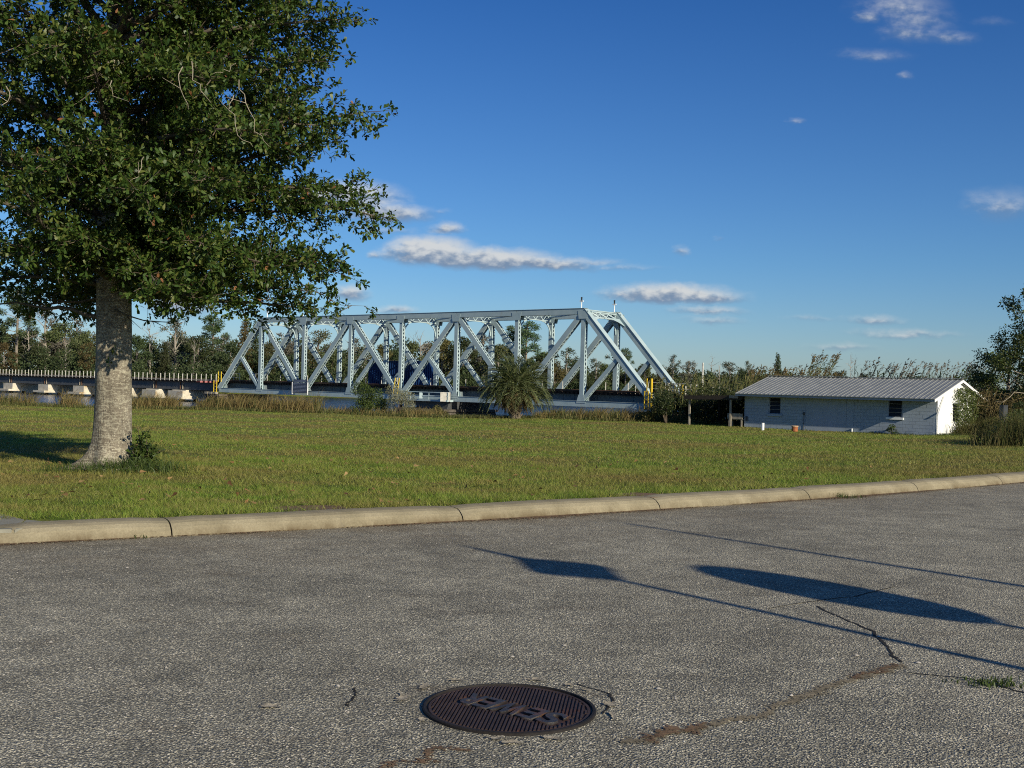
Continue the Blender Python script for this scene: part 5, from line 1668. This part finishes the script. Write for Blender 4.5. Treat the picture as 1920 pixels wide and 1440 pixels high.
# ------------------------------------------------------------------ reeds behind the shed and by the carport
def reeds(name, spots, label, mats=('reed_green', 'plume'), hh=(3.2, 4.6), bend=.55, plume=True, leafn=9):
    P, D, S = [], [], []; sv = []; pl = []
    for p in spots:
        h = rng.uniform(*hh); az = rng.normal()*.5; dr = np.array([math.cos(az), math.sin(az)*.6, 0])*bend*rng.uniform(.5, 1.2)
        pts = [np.array([p[0], p[1], p[2]])]
        for k in range(1, 6):
            t = k/5; pts.append(np.array([p[0], p[1], p[2]]) + np.array([0, 0, h*t]) + dr*h*.32*t**2.3)
        for k in range(5):
            a, b = pts[k], pts[k+1]; w = .026*(1 - .12*k)
            sv.append((np.array([a + [w, 0, 0], a - [w, 0, 0], b - [w*.9, 0, 0], b + [w*.9, 0, 0]]), np.array([[0, 1, 2], [0, 2, 3]])))
        for q in range(leafn):
            t = rng.uniform(.15, .98); i = min(4, int(t*5)); o = pts[i] + (pts[i+1] - pts[i])*(t*5 - i)
            P.append(o); D.append(np.array([rng.normal()*.7 + .55, rng.normal()*.7, rng.uniform(-.1, .8)])); S.append(rng.uniform(.5, 1.0))
        if plume:
            e = pts[-1]; dd = unit(pts[-1] - pts[-2])
            nn = 14; o = e + dd*rng.random((nn, 1))*.55; pl.append((o, dd*.7 + rng.normal(size=(nn, 3))*.35 + np.array([.35, 0, -.1]), rng.uniform(.12, .30, nn)))
    tm = (np.array([[0, .035, 0], [0, -.035, 0], [.55, .045, .12], [.55, -.045, .12], [1, 0, -.18]]), np.array([[0, 1, 3], [0, 3, 2], [2, 3, 4]]))
    V1 = leaves(np.array(P), np.array(D), np.array(S), tm, None, .4); V2 = join(sv)
    V, T = join([V1, V2]); mi = np.zeros(len(T), int); ms = [M[mats[0]]]
    if plume:
        po = np.concatenate([a for a, _, _ in pl]); pd = np.concatenate([b for _, b, _ in pl]); ps = np.concatenate([c for _, _, c in pl])
        V3 = leaves(po, pd, ps, (SIMPLE_LEAF[0]*np.array([1, .6, 1]), SIMPLE_LEAF[1]), None, .6); n0 = len(T)
        V, T = join([(V, T), V3]); mi = np.concatenate([mi, np.ones(len(T) - n0, int)]); ms.append(M[mats[1]])
    o = link_mesh(name, tri_mesh(name, V, T, ms, mi)); tag(o, label, 'reeds', kind='stuff')
    return o
def spots(px0, px1, y0, y1, n):
    out = []
    for _ in range(n):
        p = ground_at(rng.uniform(px0, px1), rng.uniform(y0, y1)); out.append((p.x, p.y, max(p.z, WATER)))
    return out
reeds('reed_bed', spots(1590, 1840, 83, 92, 150), 'tall dark reeds with grey plumes bending in the wind behind the shed roof', ('leaf_dark', 'plume'), (3.1, 4.6), .85)
reeds('cane_clump', spots(1385, 1560, 84, 94, 230), 'yellow green cane thicket behind the left half of the shed', ('reed_green', 'reed_dry'), (2.6, 3.9), .6)
reeds('cane_clump', spots(1500, 1545, 84, 88, 26), 'tallest feathery cane tuft rising above the shed roof ridge', ('reed_green', 'reed_dry'), (4.3, 5.1), .8)
reeds('reed_bed', spots(1225, 1400, 80, 90, 190), 'dry and green reeds behind the carport posts', ('reed_green', 'reed_dry'), (2.2, 3.6), .5, plume=False)
reeds('cane_clump', spots(1810, 1960, 70, 76, 200), 'dry brown canes tangled beside the shed gable', ('reed_dry', 'reed_brown'), (1.5, 2.8), .6, plume=False, leafn=7)

# dark shrubs under and behind the carport
for i, (px, y, w, h, lab) in enumerate(((1330, 80.5, 3.6, 2.6, 'dense dark bush behind the left carport post'), (1368, 81, 3.2, 2.8, 'dense dark bush behind the middle of the carport'), (1285, 82, 3.4, 2.3, 'dark bush between the truss end and the carport'), (1395, 79.5, 2.6, 2.4, 'dark bush filling the gap between carport and shed'))):
    bush('dark_bush', ground_at(px, y), w, h, 2600, (.09, .18), 'leaf_dark', lab)

# vines on the gable, thicket and trees on the right
def vines():
    P, D, S = [], [], []
    for i in range(7500):
        t = 2.25 + (SW - 1.6)*rng.random()**.8; z = rng.uniform(-.1, 2.9) 
        dens = min(1, max(0, (t - 2.1)/1.2))*(.45 + .55*math.sin(t*3.1 + z*1.3)**2)
        if t < 3.0 and z < .3: dens *= .6
        if rng.random() > dens or z > EAVE + RISE*(1 - abs(t - SW/2)/(SW/2)) + .05: continue
        P.append(np.array(sp(.04 + abs(rng.normal())*.16, t, z))); D.append(rng.normal(size=3)*.6 + np.array([.3, -.2, -.5])); S.append(rng.uniform(.09, .2))
    P = np.array(P); V, T = leaves(P, np.array(D), np.array(S), SIMPLE_LEAF, np.tile(np.array(SD), (len(P), 1)), .6)
    b = sp(0, 4, 0)
    o = link_mesh('wall_vine', tri_mesh('wall_vine', V - np.array(b), T, M['leaf_vine']), loc=b); tag(o, 'green creeper climbing over the white gable wall and its window', 'vine', kind='stuff')
    parts = [tuft(np.array(sp(.7, t, -.05)), 60, rng.uniform(.3, 1.1), (.35, .3), .03, None, lean=.5) for t in np.arange(2.2, 8.5, .22)]
    parts += [tuft(np.array(sp(.9 + rng.random(), t, -.05)), 60, rng.uniform(.5, 1.4), (.4, .35), .03, None, lean=.5) for t in np.arange(3.2, 9.5, .2)]
    V, T = join(parts); o = link_mesh('dry_weeds', tri_mesh('dry_weeds', V, T, M['weed'])); tag(o, 'rusty brown weeds along the foot of the gable wall', 'weeds', kind='stuff')
    parts = [tuft(np.array(sp(.25, t, -.04)), 50, .28, (.3, .25), .025, None, lean=.5) for t in np.arange(-.3, 3.0, .2)] + [tuft(np.array(sp(s, -.15, -.04)), 34, rng.uniform(.08, .22), (.25, .08), .02, None, lean=.5) for s in np.arange(-4.8, 0, .2)]
    parts += [tuft(np.array(sp(s, -.12, -.04)), 10, rng.uniform(.05, .14), (.2, .06), .02, None, lean=.5) for s in np.arange(-SL, -4.8, .3)]
    V, T = join(parts); o = link_mesh('wall_grass', tri_mesh('wall_grass', V, T, M['leaf_green'])); tag(o, 'unmown green grass along the foot of the shed walls', 'grass', kind='stuff')
vines()
bush('weed_bush', sp(-2.55, -.22, -.05), .75, .62, 260, (.07, .14), 'leaf_green', 'small leafy weed against the shed wall left of the corner', 'weed', 3, 5)

def tree_mesh(kind, seed):
    """far tree variants: returns (trunk mesh, crown mesh or None, height)"""
    global rng
    keep = rng; rng = np.random.default_rng(seed)
    m = MB(); crown = None
    if kind == 'broad':
        H_ = 10.0; m.tube([(0, 0, -.5), (.1, 0, 3), (.2, .1, 6), (.1, 0, 8.6)], [.28, .22, .14, .05], 6)
        c, r = [], []
        for i in range(24):
            a = rng.uniform(0, 6.28); z = rng.uniform(2.6, 9.2); q = rng.random()**.5*2.9*math.sin(math.pi*min(1, max(.18, (z - 1.2)/9.0)))
            c.append((math.cos(a)*q, math.sin(a)*q, z)); r.append(rng.uniform(.65, 1.2)); m.tube([(0.1, 0, max(1.5, z - 2)), c[-1]], [.08, .02], 4)
        crown = clump_leaves(c, r, 6800, (.20, .42), SIMPLE_LEAF, .75, .5)
    elif kind == 'pine':
        H_ = 12.0; m.tube([(0, 0, -.5), (.1, .1, 4), (0, .2, 8), (.1, .1, 11.6)], [.22, .18, .13, .04], 6)
        c, r = [], []
        for i in range(19):
            z = 5.6 + 6.1*(i/18)**.85; a = i*2.4 + rng.normal()*.3; q = (2.5*(1 - (z - 5.4)/7.2) + .35)*rng.uniform(.55, 1.1)
            e = (math.cos(a)*q, math.sin(a)*q, z + rng.uniform(-.1, .4)); m.tube([(0, .1, z - .4), e], [.06, .02], 4)
            c.append(e); r.append(rng.uniform(.55, .95))
        crown = clump_leaves(c, r, 4600, (.24, .46), (SIMPLE_LEAF[0]*np.array([1, .5, 1]), SIMPLE_LEAF[1]), .6, .3)
    elif kind == 'cone':
        H_ = 10.0; m.tube([(0, 0, -.5), (0, .1, 5), (0, 0, 9.6)], [.22, .13, .03], 6)
        c, r = [], []
        for i in range(40):
            z = 1.0 + 8.7*(i/39); w = 2.0*(1 - z/10.4)**.8; a = i*2.4; q = w*rng.uniform(.25, .85); c.append((math.cos(a)*q, math.sin(a)*q, z)); r.append(.25 + w*.33)
        crown = clump_leaves(c, r, 6000, (.18, .36), SIMPLE_LEAF, .8, .4)
    elif kind == 'sparse':
        H_ = 10.5; m.tube([(0, 0, -.5), (.1, 0, 4), (-.1, .1, 7), (0, 0, 10)], [.2, .15, .1, .03], 6)
        c, r = [], []
        for i in range(26):
            z = rng.uniform(3.0, 10.0); a = rng.uniform(0, 6.28); q = rng.uniform(.4, 2.5)*math.sin(math.pi*min(1, max(.2, (z - 1.5)/9.6)))
            e = (math.cos(a)*q, math.sin(a)*q, z); m.tube([(0, 0, max(2, z - 1.4)), (e[0]*.5, e[1]*.5, z - .5), e], [.06, .04, .015], 4)
            for _ in range(3):
                e2 = (e[0] + rng.normal()*.6, e[1] + rng.normal()*.6, e[2] + rng.uniform(.1, .8)); m.tube([e, e2], [.03, .012], 3)
            c.append(e); r.append(rng.uniform(.5, .95))
        crown = clump_leaves(c, r, 2400, (.18, .36), SIMPLE_LEAF, .8, .2)
    elif kind == 'bare':
        H_ = 10.0; pts = curve_pts((0, 0, -.5), (0.05, 0, 1), 10.2, 7, .05); m.tube(pts, [.20, .18, .15, .12, .09, .07, .05, .02], 6)
        for i in range(17):
            t = rng.uniform(2.4, 6.9); k = int(t); p = pts[k] + (pts[min(k+1, 7)] - pts[k])*(t - k); a = rng.uniform(0, 6.28)
            q = curve_pts(p, (math.cos(a), math.sin(a), rng.uniform(.2, 1.0)), rng.uniform(1.0, 3.0), 4, .22); m.tube(q, [.055, .045, .03, .02, .01], 4)
            for _ in range(4):
                b = q[rng.integers(1, 5)]; e = curve_pts(b, rng.normal(size=3) + np.array([0, 0, .6]), rng.uniform(.4, 1.2), 2, .25); m.tube(e, [.022, .015, .008], 3)
    me = mesh_from(kind + '_trunk', m.v, m.f); me.materials.append(M['far_bare' if kind in ('bare', 'sparse') else 'far_trunk'])
    rng = keep
    return me, crown, H_

KINDM = {'broad': ['leaf_far_dark', 'leaf_far_olive', 'leaf_far_rust'], 'pine': ['leaf_far_pine'], 'cone': ['leaf_far_dark', 'leaf_far_rust'], 'sparse': ['leaf_far_grey', 'leaf_far_olive']}
TREES = {}
def tree_variant(kind, v, mat):
    key = (kind, v)
    if key not in TREES: TREES[key] = tree_mesh(kind, 100 + 17*v + len(kind)*5)
    tm, cr, H_ = TREES[key]; k2 = (kind, v, mat)
    if cr is not None and k2 not in TREES: TREES[k2] = tri_mesh(kind + '_crown', cr[0], cr[1], M[mat])
    return tm, (TREES[k2] if cr is not None else None), H_

NAMES = {'broad': 'broadleaf_tree', 'pine': 'pine_tree', 'cone': 'cypress_tree', 'sparse': 'thin_leaved_tree', 'bare': 'bare_tree'}
def far_tree(kind, px, top, y, label, width=1.0, mat=None, v=None, zb=None, group='trees of the wood across the river'):
    p = at_depth(px, 700, y); zt = CAM.z + (horizon(px) - top)/FPX*y
    p.z = -1.0 if zb is None else zb
    v = int(rng.integers(0, 3)) if v is None else v
    mat = mat or (KINDM[kind][int(rng.integers(0, len(KINDM[kind])))] if kind in KINDM else None)
    tm, cm, H_ = tree_variant(kind, v, mat); s = (zt - p.z)/H_
    root = empty(NAMES[kind], p, label, 'tree', group)
    rz = rng.uniform(0, 6.28)
    for nm, me in (('trunk', tm), ('crown', cm)):
        if me is None: continue
        o = link_mesh(nm, me, root); o.scale = (s*width, s*width, s); o.rotation_euler = (0, 0, rz)
        if nm == 'crown': o['kind'] = 'stuff'
    return root

# (kind, px, top py, distance, width factor, material, label)
OLV, DRK, RST, GRY, PIN = 'leaf_far_olive', 'leaf_far_dark', 'leaf_far_rust', 'leaf_far_grey', 'leaf_far_pine'
FAR = [
 ('sparse', 545, 636, 222, 1.3, GRY, 'grey twiggy tree far back between the first two posts of the truss'),
 ('bare', 512, 640, 219, .9, None, 'bare grey tree far back just right of the first truss post'),
 ('broad', 580, 652, 216, 1.1, RST, 'brownish round tree far back just right of the second truss post'),
 ('sparse', 618, 640, 224, 1.3, GRY, 'pale twiggy tree far back before the third truss post'),
 ('broad', 640, 655, 214, 1.1, DRK, 'dark round tree low against the third truss post'),
 ('sparse', 684, 640, 224, 1.2, OLV, 'olive twiggy tree far back above the left end of the blue cabin'),
 ('broad', 742, 652, 222, 1.2, DRK, 'dark wide tree far back above the middle of the blue cabin'),
 ('sparse', 805, 640, 226, 1.3, GRY, 'pale twiggy tree far back left of the centre post'),
 ('broad', 850, 655, 220, 1.1, OLV, 'olive round tree far back exactly behind the centre post'),
 ('sparse', 888, 645, 222, 1.2, GRY, 'pale twiggy tree far back right of the centre post'),
 ('broad', 968, 650, 216, 1.2, DRK, 'dark wide tree far back behind the crown of the palm'),
 ('sparse', 1030, 655, 220, 1.2, OLV, 'olive twiggy tree far back right of the palm'),
 ('broad', 1080, 672, 214, 1.2, DRK, 'dark wide tree far back at the last truss post'),
 ('broad', 1135, 682, 210, 1.2, OLV, 'olive wide tree low right of the last truss post'),
 ('broad', 1185, 688, 212, 1.2, DRK, 'dark wide tree low between the two slanting end posts'),
 ('broad', 276, 640, 222, 1.2, OLV, 'olive wide tree far back right of the oak trunk'),
 ('broad', 345, 632, 224, 1.3, DRK, 'dark wide tree far back under the airy grey green tree'),
 ('sparse', 415, 622, 224, 1.2, GRY, 'pale twiggy tree far back right of the rounded pine'),
 ('broad', 45, 622, 224, 1.3, DRK, 'dark wide tree far back behind the tall left pine'),
 ('broad', 100, 618, 226, 1.3, OLV, 'olive wide tree far back between left pine and oak trunk'),
 ('sparse', 140, 590, 224, 1.2, GRY, 'pale twiggy tall tree far back left of the oak trunk'),
 ('broad', -30, 560, 215, 1.0, RST, 'rusty brown tree cut by the left edge of the photo'),
 ('pine', 32, 540, 205, 1.0, PIN, 'tall pine with a straight grey trunk nearest the left edge'),
 ('broad', 8, 640, 200, .9, RST, 'low orange brown tree under the tall pine at the left edge'),
 ('bare', 58, 585, 206, .8, None, 'broken pale bare trunk right of the tall left pine'),
 ('sparse', 84, 560, 212, .9, GRY, 'forked grey trunked tree between left pine and oak trunk'),
 ('broad', 70, 632, 202, .9, DRK, 'dense dark tree below the broken pale trunk'),
 ('broad', 118, 596, 214, 1.1, OLV, 'broad olive crowned tree left of the oak trunk'),
 ('broad', 150, 612, 208, .9, OLV, 'olive tree partly hidden by the left side of the oak trunk'),
 ('bare', 121, 640, 200, .6, None, 'pale leaning dead tree left of the oak trunk'),
 ('broad', 160, 640, 201, .8, RST, 'rust tinged low tree against the left side of the oak trunk'),
 ('broad', 205, 600, 212, 1.0, OLV, 'tree mostly hidden behind the oak trunk'),
 ('broad', 256, 628, 205, .9, DRK, 'dark tree just right of the oak trunk'),
 ('bare', 282, 612, 213, .8, None, 'pale bare tree just right of the oak trunk'),
 ('sparse', 328, 588, 211, 1.1, GRY, 'airy grey green tree between the oak trunk and the tall pine'),
 ('cone', 308, 640, 202, 1.1, DRK, 'dense green conical tree right of the oak trunk'),
 ('pine', 396, 592, 212, 1.15, PIN, 'rounded light green pine top left of the truss end'),
 ('broad', 370, 622, 208, .9, DRK, 'dark crowned tree left of the rounded pine'),
 ('bare', 362, 632, 203, .5, None, 'slender bare trunk with a forked tip before the dark trees'),
 ('cone', 458, 592, 210, .9, RST, 'tall dark conical tree left of the first truss post'),
 ('cone', 478, 600, 214, .8, DRK, 'dark conical tree touching the left top corner of the truss'),
 ('broad', 430, 640, 205, 1.0, DRK, 'broad dark tree behind the left end post of the truss'),
 ('broad', 498, 640, 208, .9, OLV, 'olive tree behind the first post of the truss'),
 ('sparse', 530, 622, 214, 1.0, GRY, 'grey thin leaved tree in the first full bay of the truss'),
 ('broad', 560, 640, 206, 1.0, DRK, 'dark tree behind the second post of the truss'),
 ('sparse', 596, 612, 214, 1.1, OLV, 'wide airy tree in the bay left of the third post'),
 ('broad', 622, 645, 205, 1.0, OLV, 'olive tree low behind the third bay diagonal'),
 ('sparse', 660, 628, 216, 1.0, GRY, 'greyish tree behind the third post of the truss'),
 ('bare', 690, 640, 220, .8, None, 'thin bare tree above the blue cabin, left side'),
 ('broad', 718, 646, 210, .9, RST, 'brown tinged tree behind the blue cabin'),
 ('broad', 770, 640, 208, .9, OLV, 'olive tree right behind the blue cabin end'),
 ('bare', 790, 632, 222, .9, None, 'bare grey tree left of the centre post'),
 ('broad', 830, 634, 212, .9, RST, 'rusty brown tree just left of the centre post'),
 ('broad', 872, 628, 210, .9, DRK, 'dark tree just right of the centre post'),
 ('sparse', 905, 620, 216, 1.0, GRY, 'grey tree behind the diagonal right of the centre post'),
 ('pine', 958, 614, 208, 1.1, PIN, 'dark pine behind the palm'),
 ('pine', 988, 604, 204, 1.1, PIN, 'tall loose pine standing above the palm'),
 ('broad', 932, 645, 203, 1.0, OLV, 'olive tree low behind the left side of the palm'),
 ('broad', 1010, 660, 203, .9, DRK, 'dark tree low behind the right side of the palm'),
 ('sparse', 1062, 646, 206, 1.1, DRK, 'dark airy tree left of the last truss post'),
 ('sparse', 1118, 668, 208, 1.1, DRK, 'dark airy tree right of the last truss post'),
 ('broad', 1040, 672, 200, .9, RST, 'brownish low tree left of the last truss post'),
 ('sparse', 1155, 648, 212, 1.0, OLV, 'olive thin tree between the two right end posts'),
 ('pine', 1172, 654, 208, .9, PIN, 'small pine between the two right end posts'),
 ('broad', 1095, 690, 198, 1.0, DRK, 'low dark tree behind the sub strut at the right end'),
 ('broad', 1210, 682, 205, 1.0, OLV, 'olive tree behind the far right end post'),
 ('sparse', 1262, 664, 210, 1.0, DRK, 'dark thin topped tree right of the truss end'),
 ('sparse', 1292, 672, 205, .9, GRY, 'grey thin tree left of the utility pole'),
 ('broad', 1240, 694, 196, .9, RST, 'rusty low tree behind the yellow ladder'),
 ('broad', 1328, 692, 190, .9, DRK, 'dark tree just behind the utility pole'),
 ('bare', 1340, 676, 205, .9, None, 'bare purple grey tree right of the utility pole'),
 ('sparse', 1368, 674, 200, 1.1, DRK, 'dark wind bent tree above the carport'),
 ('bare', 1352, 682, 196, .7, None, 'second bare twiggy tree right of the utility pole'),
 ('broad', 1392, 692, 188, .9, DRK, 'dark low tree above the left end of the shed roof'),
 ('sparse', 1404, 672, 196, .6, OLV, 'narrow bent tree above the left end of the shed roof'),
 ('cone', 1458, 662, 170, .9, DRK, 'pointed dark cedar rising above the shed roof'),
 ('broad', 1430, 700, 170, .9, OLV, 'olive shrubby tree left of the pointed cedar'),
 ('broad', 1575, 690, 150, 1.0, DRK, 'dark rounded tree behind the middle of the shed roof'),
 ('bare', 1594, 674, 152, .5, None, 'small bare tree with a spiky tip behind the shed roof'),
 ('broad', 1620, 702, 150, 1.0, DRK, 'low dark tree behind the reeds, middle of the roof'),
 ('broad', 1670, 706, 140, 1.0, DRK, 'low dark tree behind the reeds above the right window'),
 ('broad', 1720, 700, 140, 1.0, DRK, 'low dark tree behind the reeds near the roof end'),
 ('broad', 1532, 704, 150, 1.0, OLV, 'olive tree behind the tallest cane tuft'),
]
for (k, px, top, y, w, mt, lab) in FAR:
    far_tree(k, px, top, y, lab, w, mt)

# undergrowth filling the far bank
def far_mass():
    c, r = [], []
    for px in np.arange(-80, 1320, 7.5):
        y = 197 + rng.uniform(0, 14); p = at_depth(px, 700, y); h = rng.uniform(2.0, 7.0) if px < 700 else (rng.uniform(1.5, 5.5) if px < 1000 else rng.uniform(.8, 3.6))
        c.append((p.x, p.y, -1.0 + h*.5)); r.append(rng.uniform(1.1, 2.4))
        c.append((p.x + rng.normal(), p.y - 2, -1.0 + h*.9)); r.append(rng.uniform(.8, 1.7))
        c.append((p.x + rng.normal(), p.y - 3, .2)); r.append(rng.uniform(1., 1.8))
    V, T = clump_leaves(c, r, 84000, (.28, .55), SIMPLE_LEAF, .9, .5)
    o = link_mesh('undergrowth', tri_mesh('undergrowth', V, T, M['leaf_far_dark'])); tag(o, 'dense dark undergrowth along the far river bank', 'undergrowth', kind='stuff')
    c, r = [], []
    for px in np.arange(1230, 1980, 9):
        y = 104 + rng.uniform(0, 20); p = at_depth(px, 700, y); h = rng.uniform(1.0, 3.2)
        c.append((p.x, p.y, -1.0 + h*.5)); r.append(rng.uniform(.8, 1.5))
        c.append((p.x + rng.normal(), p.y + 2, -1.0 + h)); r.append(rng.uniform(.6, 1.2))
    V, T = clump_leaves(c, r, 22000, (.16, .34), SIMPLE_LEAF, .9, .5)
    o = link_mesh('undergrowth', tri_mesh('undergrowth', V, T, M['leaf_far_olive'])); tag(o, 'olive undergrowth behind the carport and shed', 'undergrowth', kind='stuff')
    c, r = [], []
    for x in np.arange(-140, 60, 3.0):
        
        for zz in (0.5, 3.0, 5.2 if x < 10 else 3.0, 7.4 if x < -5 else 3.5): c.append((x + rng.normal(), 228 + rng.uniform(0, 12), zz*rng.uniform(.75, 1.15))); r.append(rng.uniform(1.6, 3.0))
    V, T = clump_leaves(c, r, 110000, (.38, .75), SIMPLE_LEAF, .9, .4)
    o = link_mesh('forest_edge', tri_mesh('forest_edge', V, T, M['leaf_far_dark'])); tag(o, 'dark solid mass of the wood behind the single trees', 'wood', kind='stuff')
far_mass()

# ------------------------------------------------------------------ thicket at the right edge
def near_tree(px, y, top, rad, n, label, size=(.12, .24), mat='leaf_vine', name='vine_covered_tree', zlow=1.4, blobs=26, seedx=0):
    p = ground_at(px, y); B = np.array(p); zt = CAM.z + (horizon(px) - top)/FPX*y - p.z
    root = empty(name, p, label, 'tree')
    m = MB(); pts = curve_pts(B + [0, 0, -.3], (0, 0, 1), zt*.92, 7, .06); m.tube(pts, [.22, .20, .17, .14, .11, .08, .05, .02], 7)
    P, D, S = [], [], []
    for i in range(blobs):
        z = zlow + (zt - zlow - .35)*(i/(blobs - 1)); a = i*2.4 + rng.normal()*.3; w = rad*(.55 + .45*math.sin(math.pi*min(1, (z - zlow + .8)/(zt - zlow + .6)))); q = w*rng.uniform(.45, 1.0)
        e = B + np.array([math.cos(a)*q, math.sin(a)*q, z]); k = min(6, int(max(0, z - .8)/zt*7)); br = curve_pts(pts[k], unit(e - pts[k]), np.linalg.norm(e - pts[k]), 4, .06); m.tube(br, [.05, .04, .03, .02, .01], 4)
        nn = n//blobs
        for c in (br[-1], br[-2], (br[-1] + br[-2])/2 + rng.normal(size=3)*.35):
            d = rand_dirs(nn//3); P.append(c + d*(rng.random((nn//3, 1))**.5)*rng.uniform(.45, .85)*np.array([1, 1, .7])); D.append(d + rng.normal(size=(nn//3, 3))*.7 + np.array([0, 0, -.3])); S.append(rng.uniform(size[0], size[1], nn//3))
    P = np.concatenate(P); D = np.concatenate(D); S = np.concatenate(S); V, T = leaves(P, D, S, SIMPLE_LEAF, None, .8)
    o = link_mesh('crown', tri_mesh('crown', V - B, T, M[mat]), root); o['kind'] = 'stuff'
    m.build('trunk', M['far_trunk'], root, fixn=False)
near_tree(1945, 74, 540, 3.5, 16000, 'tall vine hung tree cut by the right edge of the photo')
near_tree(1890, 77, 630, 2.9, 12000, 'vine covered smaller tree between shed gable and right edge', zlow=.8)
near_tree(1842, 82, 690, 2.2, 6000, 'low leafy tree directly behind the shed gable peak', zlow=.8, mat='leaf_green')
near_tree(2030, 70, 600, 3.0, 2600, 'leafy tree beyond the right edge beside the vine hung tree')
p = Vector((36.0, 43.5, 0)); 
near_tree(960 + 2100*36/43.5, 43.5, 380, 3.2, 3000, 'big tree beyond the right edge shading the lawn', mat='leaf_dark', zlow=2.5)
near_tree(960 + 2100*41/47.0, 47.0, 420, 3.2, 2600, 'second big tree beyond the right edge of the lawn', mat='leaf_dark', zlow=2.2)
for (px, y, w, h, mt, lab) in ((1835, 74.5, 3.0, 2.4, 'leaf_vine', 'leafy green bush at the back corner of the gable'), (1888, 72, 4.0, 2.6, 'weed', 'brown tangled bush between gable and right edge'), (1930, 68, 4.0, 2.2, 'leaf_dark', 'dark bush at the right edge behind the pipe post'), (1870, 67, 2.4, 1.2, 'weed', 'low brown bush in front of the pipe post')):
    bush('thicket_bush', ground_at(px, y), w, h, 3000, (.09, .19), mt, lab)
o = MB().tube([at_depth(1925, 738, 70), at_depth(1902, 735, 69.6), at_depth(1893, 745, 69.4), at_depth(1880, 754, 69.2), at_depth(1868, 753, 69)], [.028, .022, .018, .012, .006], 5).build('dead_branch', M['deadtwig']); tag(o, 'pale crooked dead branch hanging in the thicket at the right edge', 'branch')

# weeds at the lawn's right edge
def right_weeds():
    parts = []
    for i in range(64):
        px = 1838 + 130*rng.random()**.8; y = rng.uniform(38.5, 44); q = ground_at(px, y); f = min(1, (px - 1828)/60)
        parts.append(tuft(q, 42, (.35 + 1.15*f)*rng.uniform(.6, 1.1), (.25, .3), .016, None, lean=.38))
    V, T = join(parts); o = link_mesh('tall_weeds', tri_mesh('tall_weeds', V, T, M['weed'])); tag(o, 'tall dry brown weeds on the lawn at the right edge', 'weeds', kind='stuff')
    P, D, S = [], [], []
    for i in range(3600):
        px = 1838 + 110*rng.random(); y = rng.uniform(39, 44); q = ground_at(px, y); P.append(np.array(q) + [0, 0, rng.uniform(.1, 1.3)*min(1, (px - 1830)/70)]); D.append(rng.normal(size=3)); S.append(rng.uniform(.05, .11))
    V, T = leaves(np.array(P), np.array(D), np.array(S), SIMPLE_LEAF); o = link_mesh('weed_leaves', tri_mesh('weed_leaves', V, T, M['leaf_vine'])); tag(o, 'green leaves among the tall weeds at the right lawn edge', 'weeds', kind='stuff')
right_weeds()
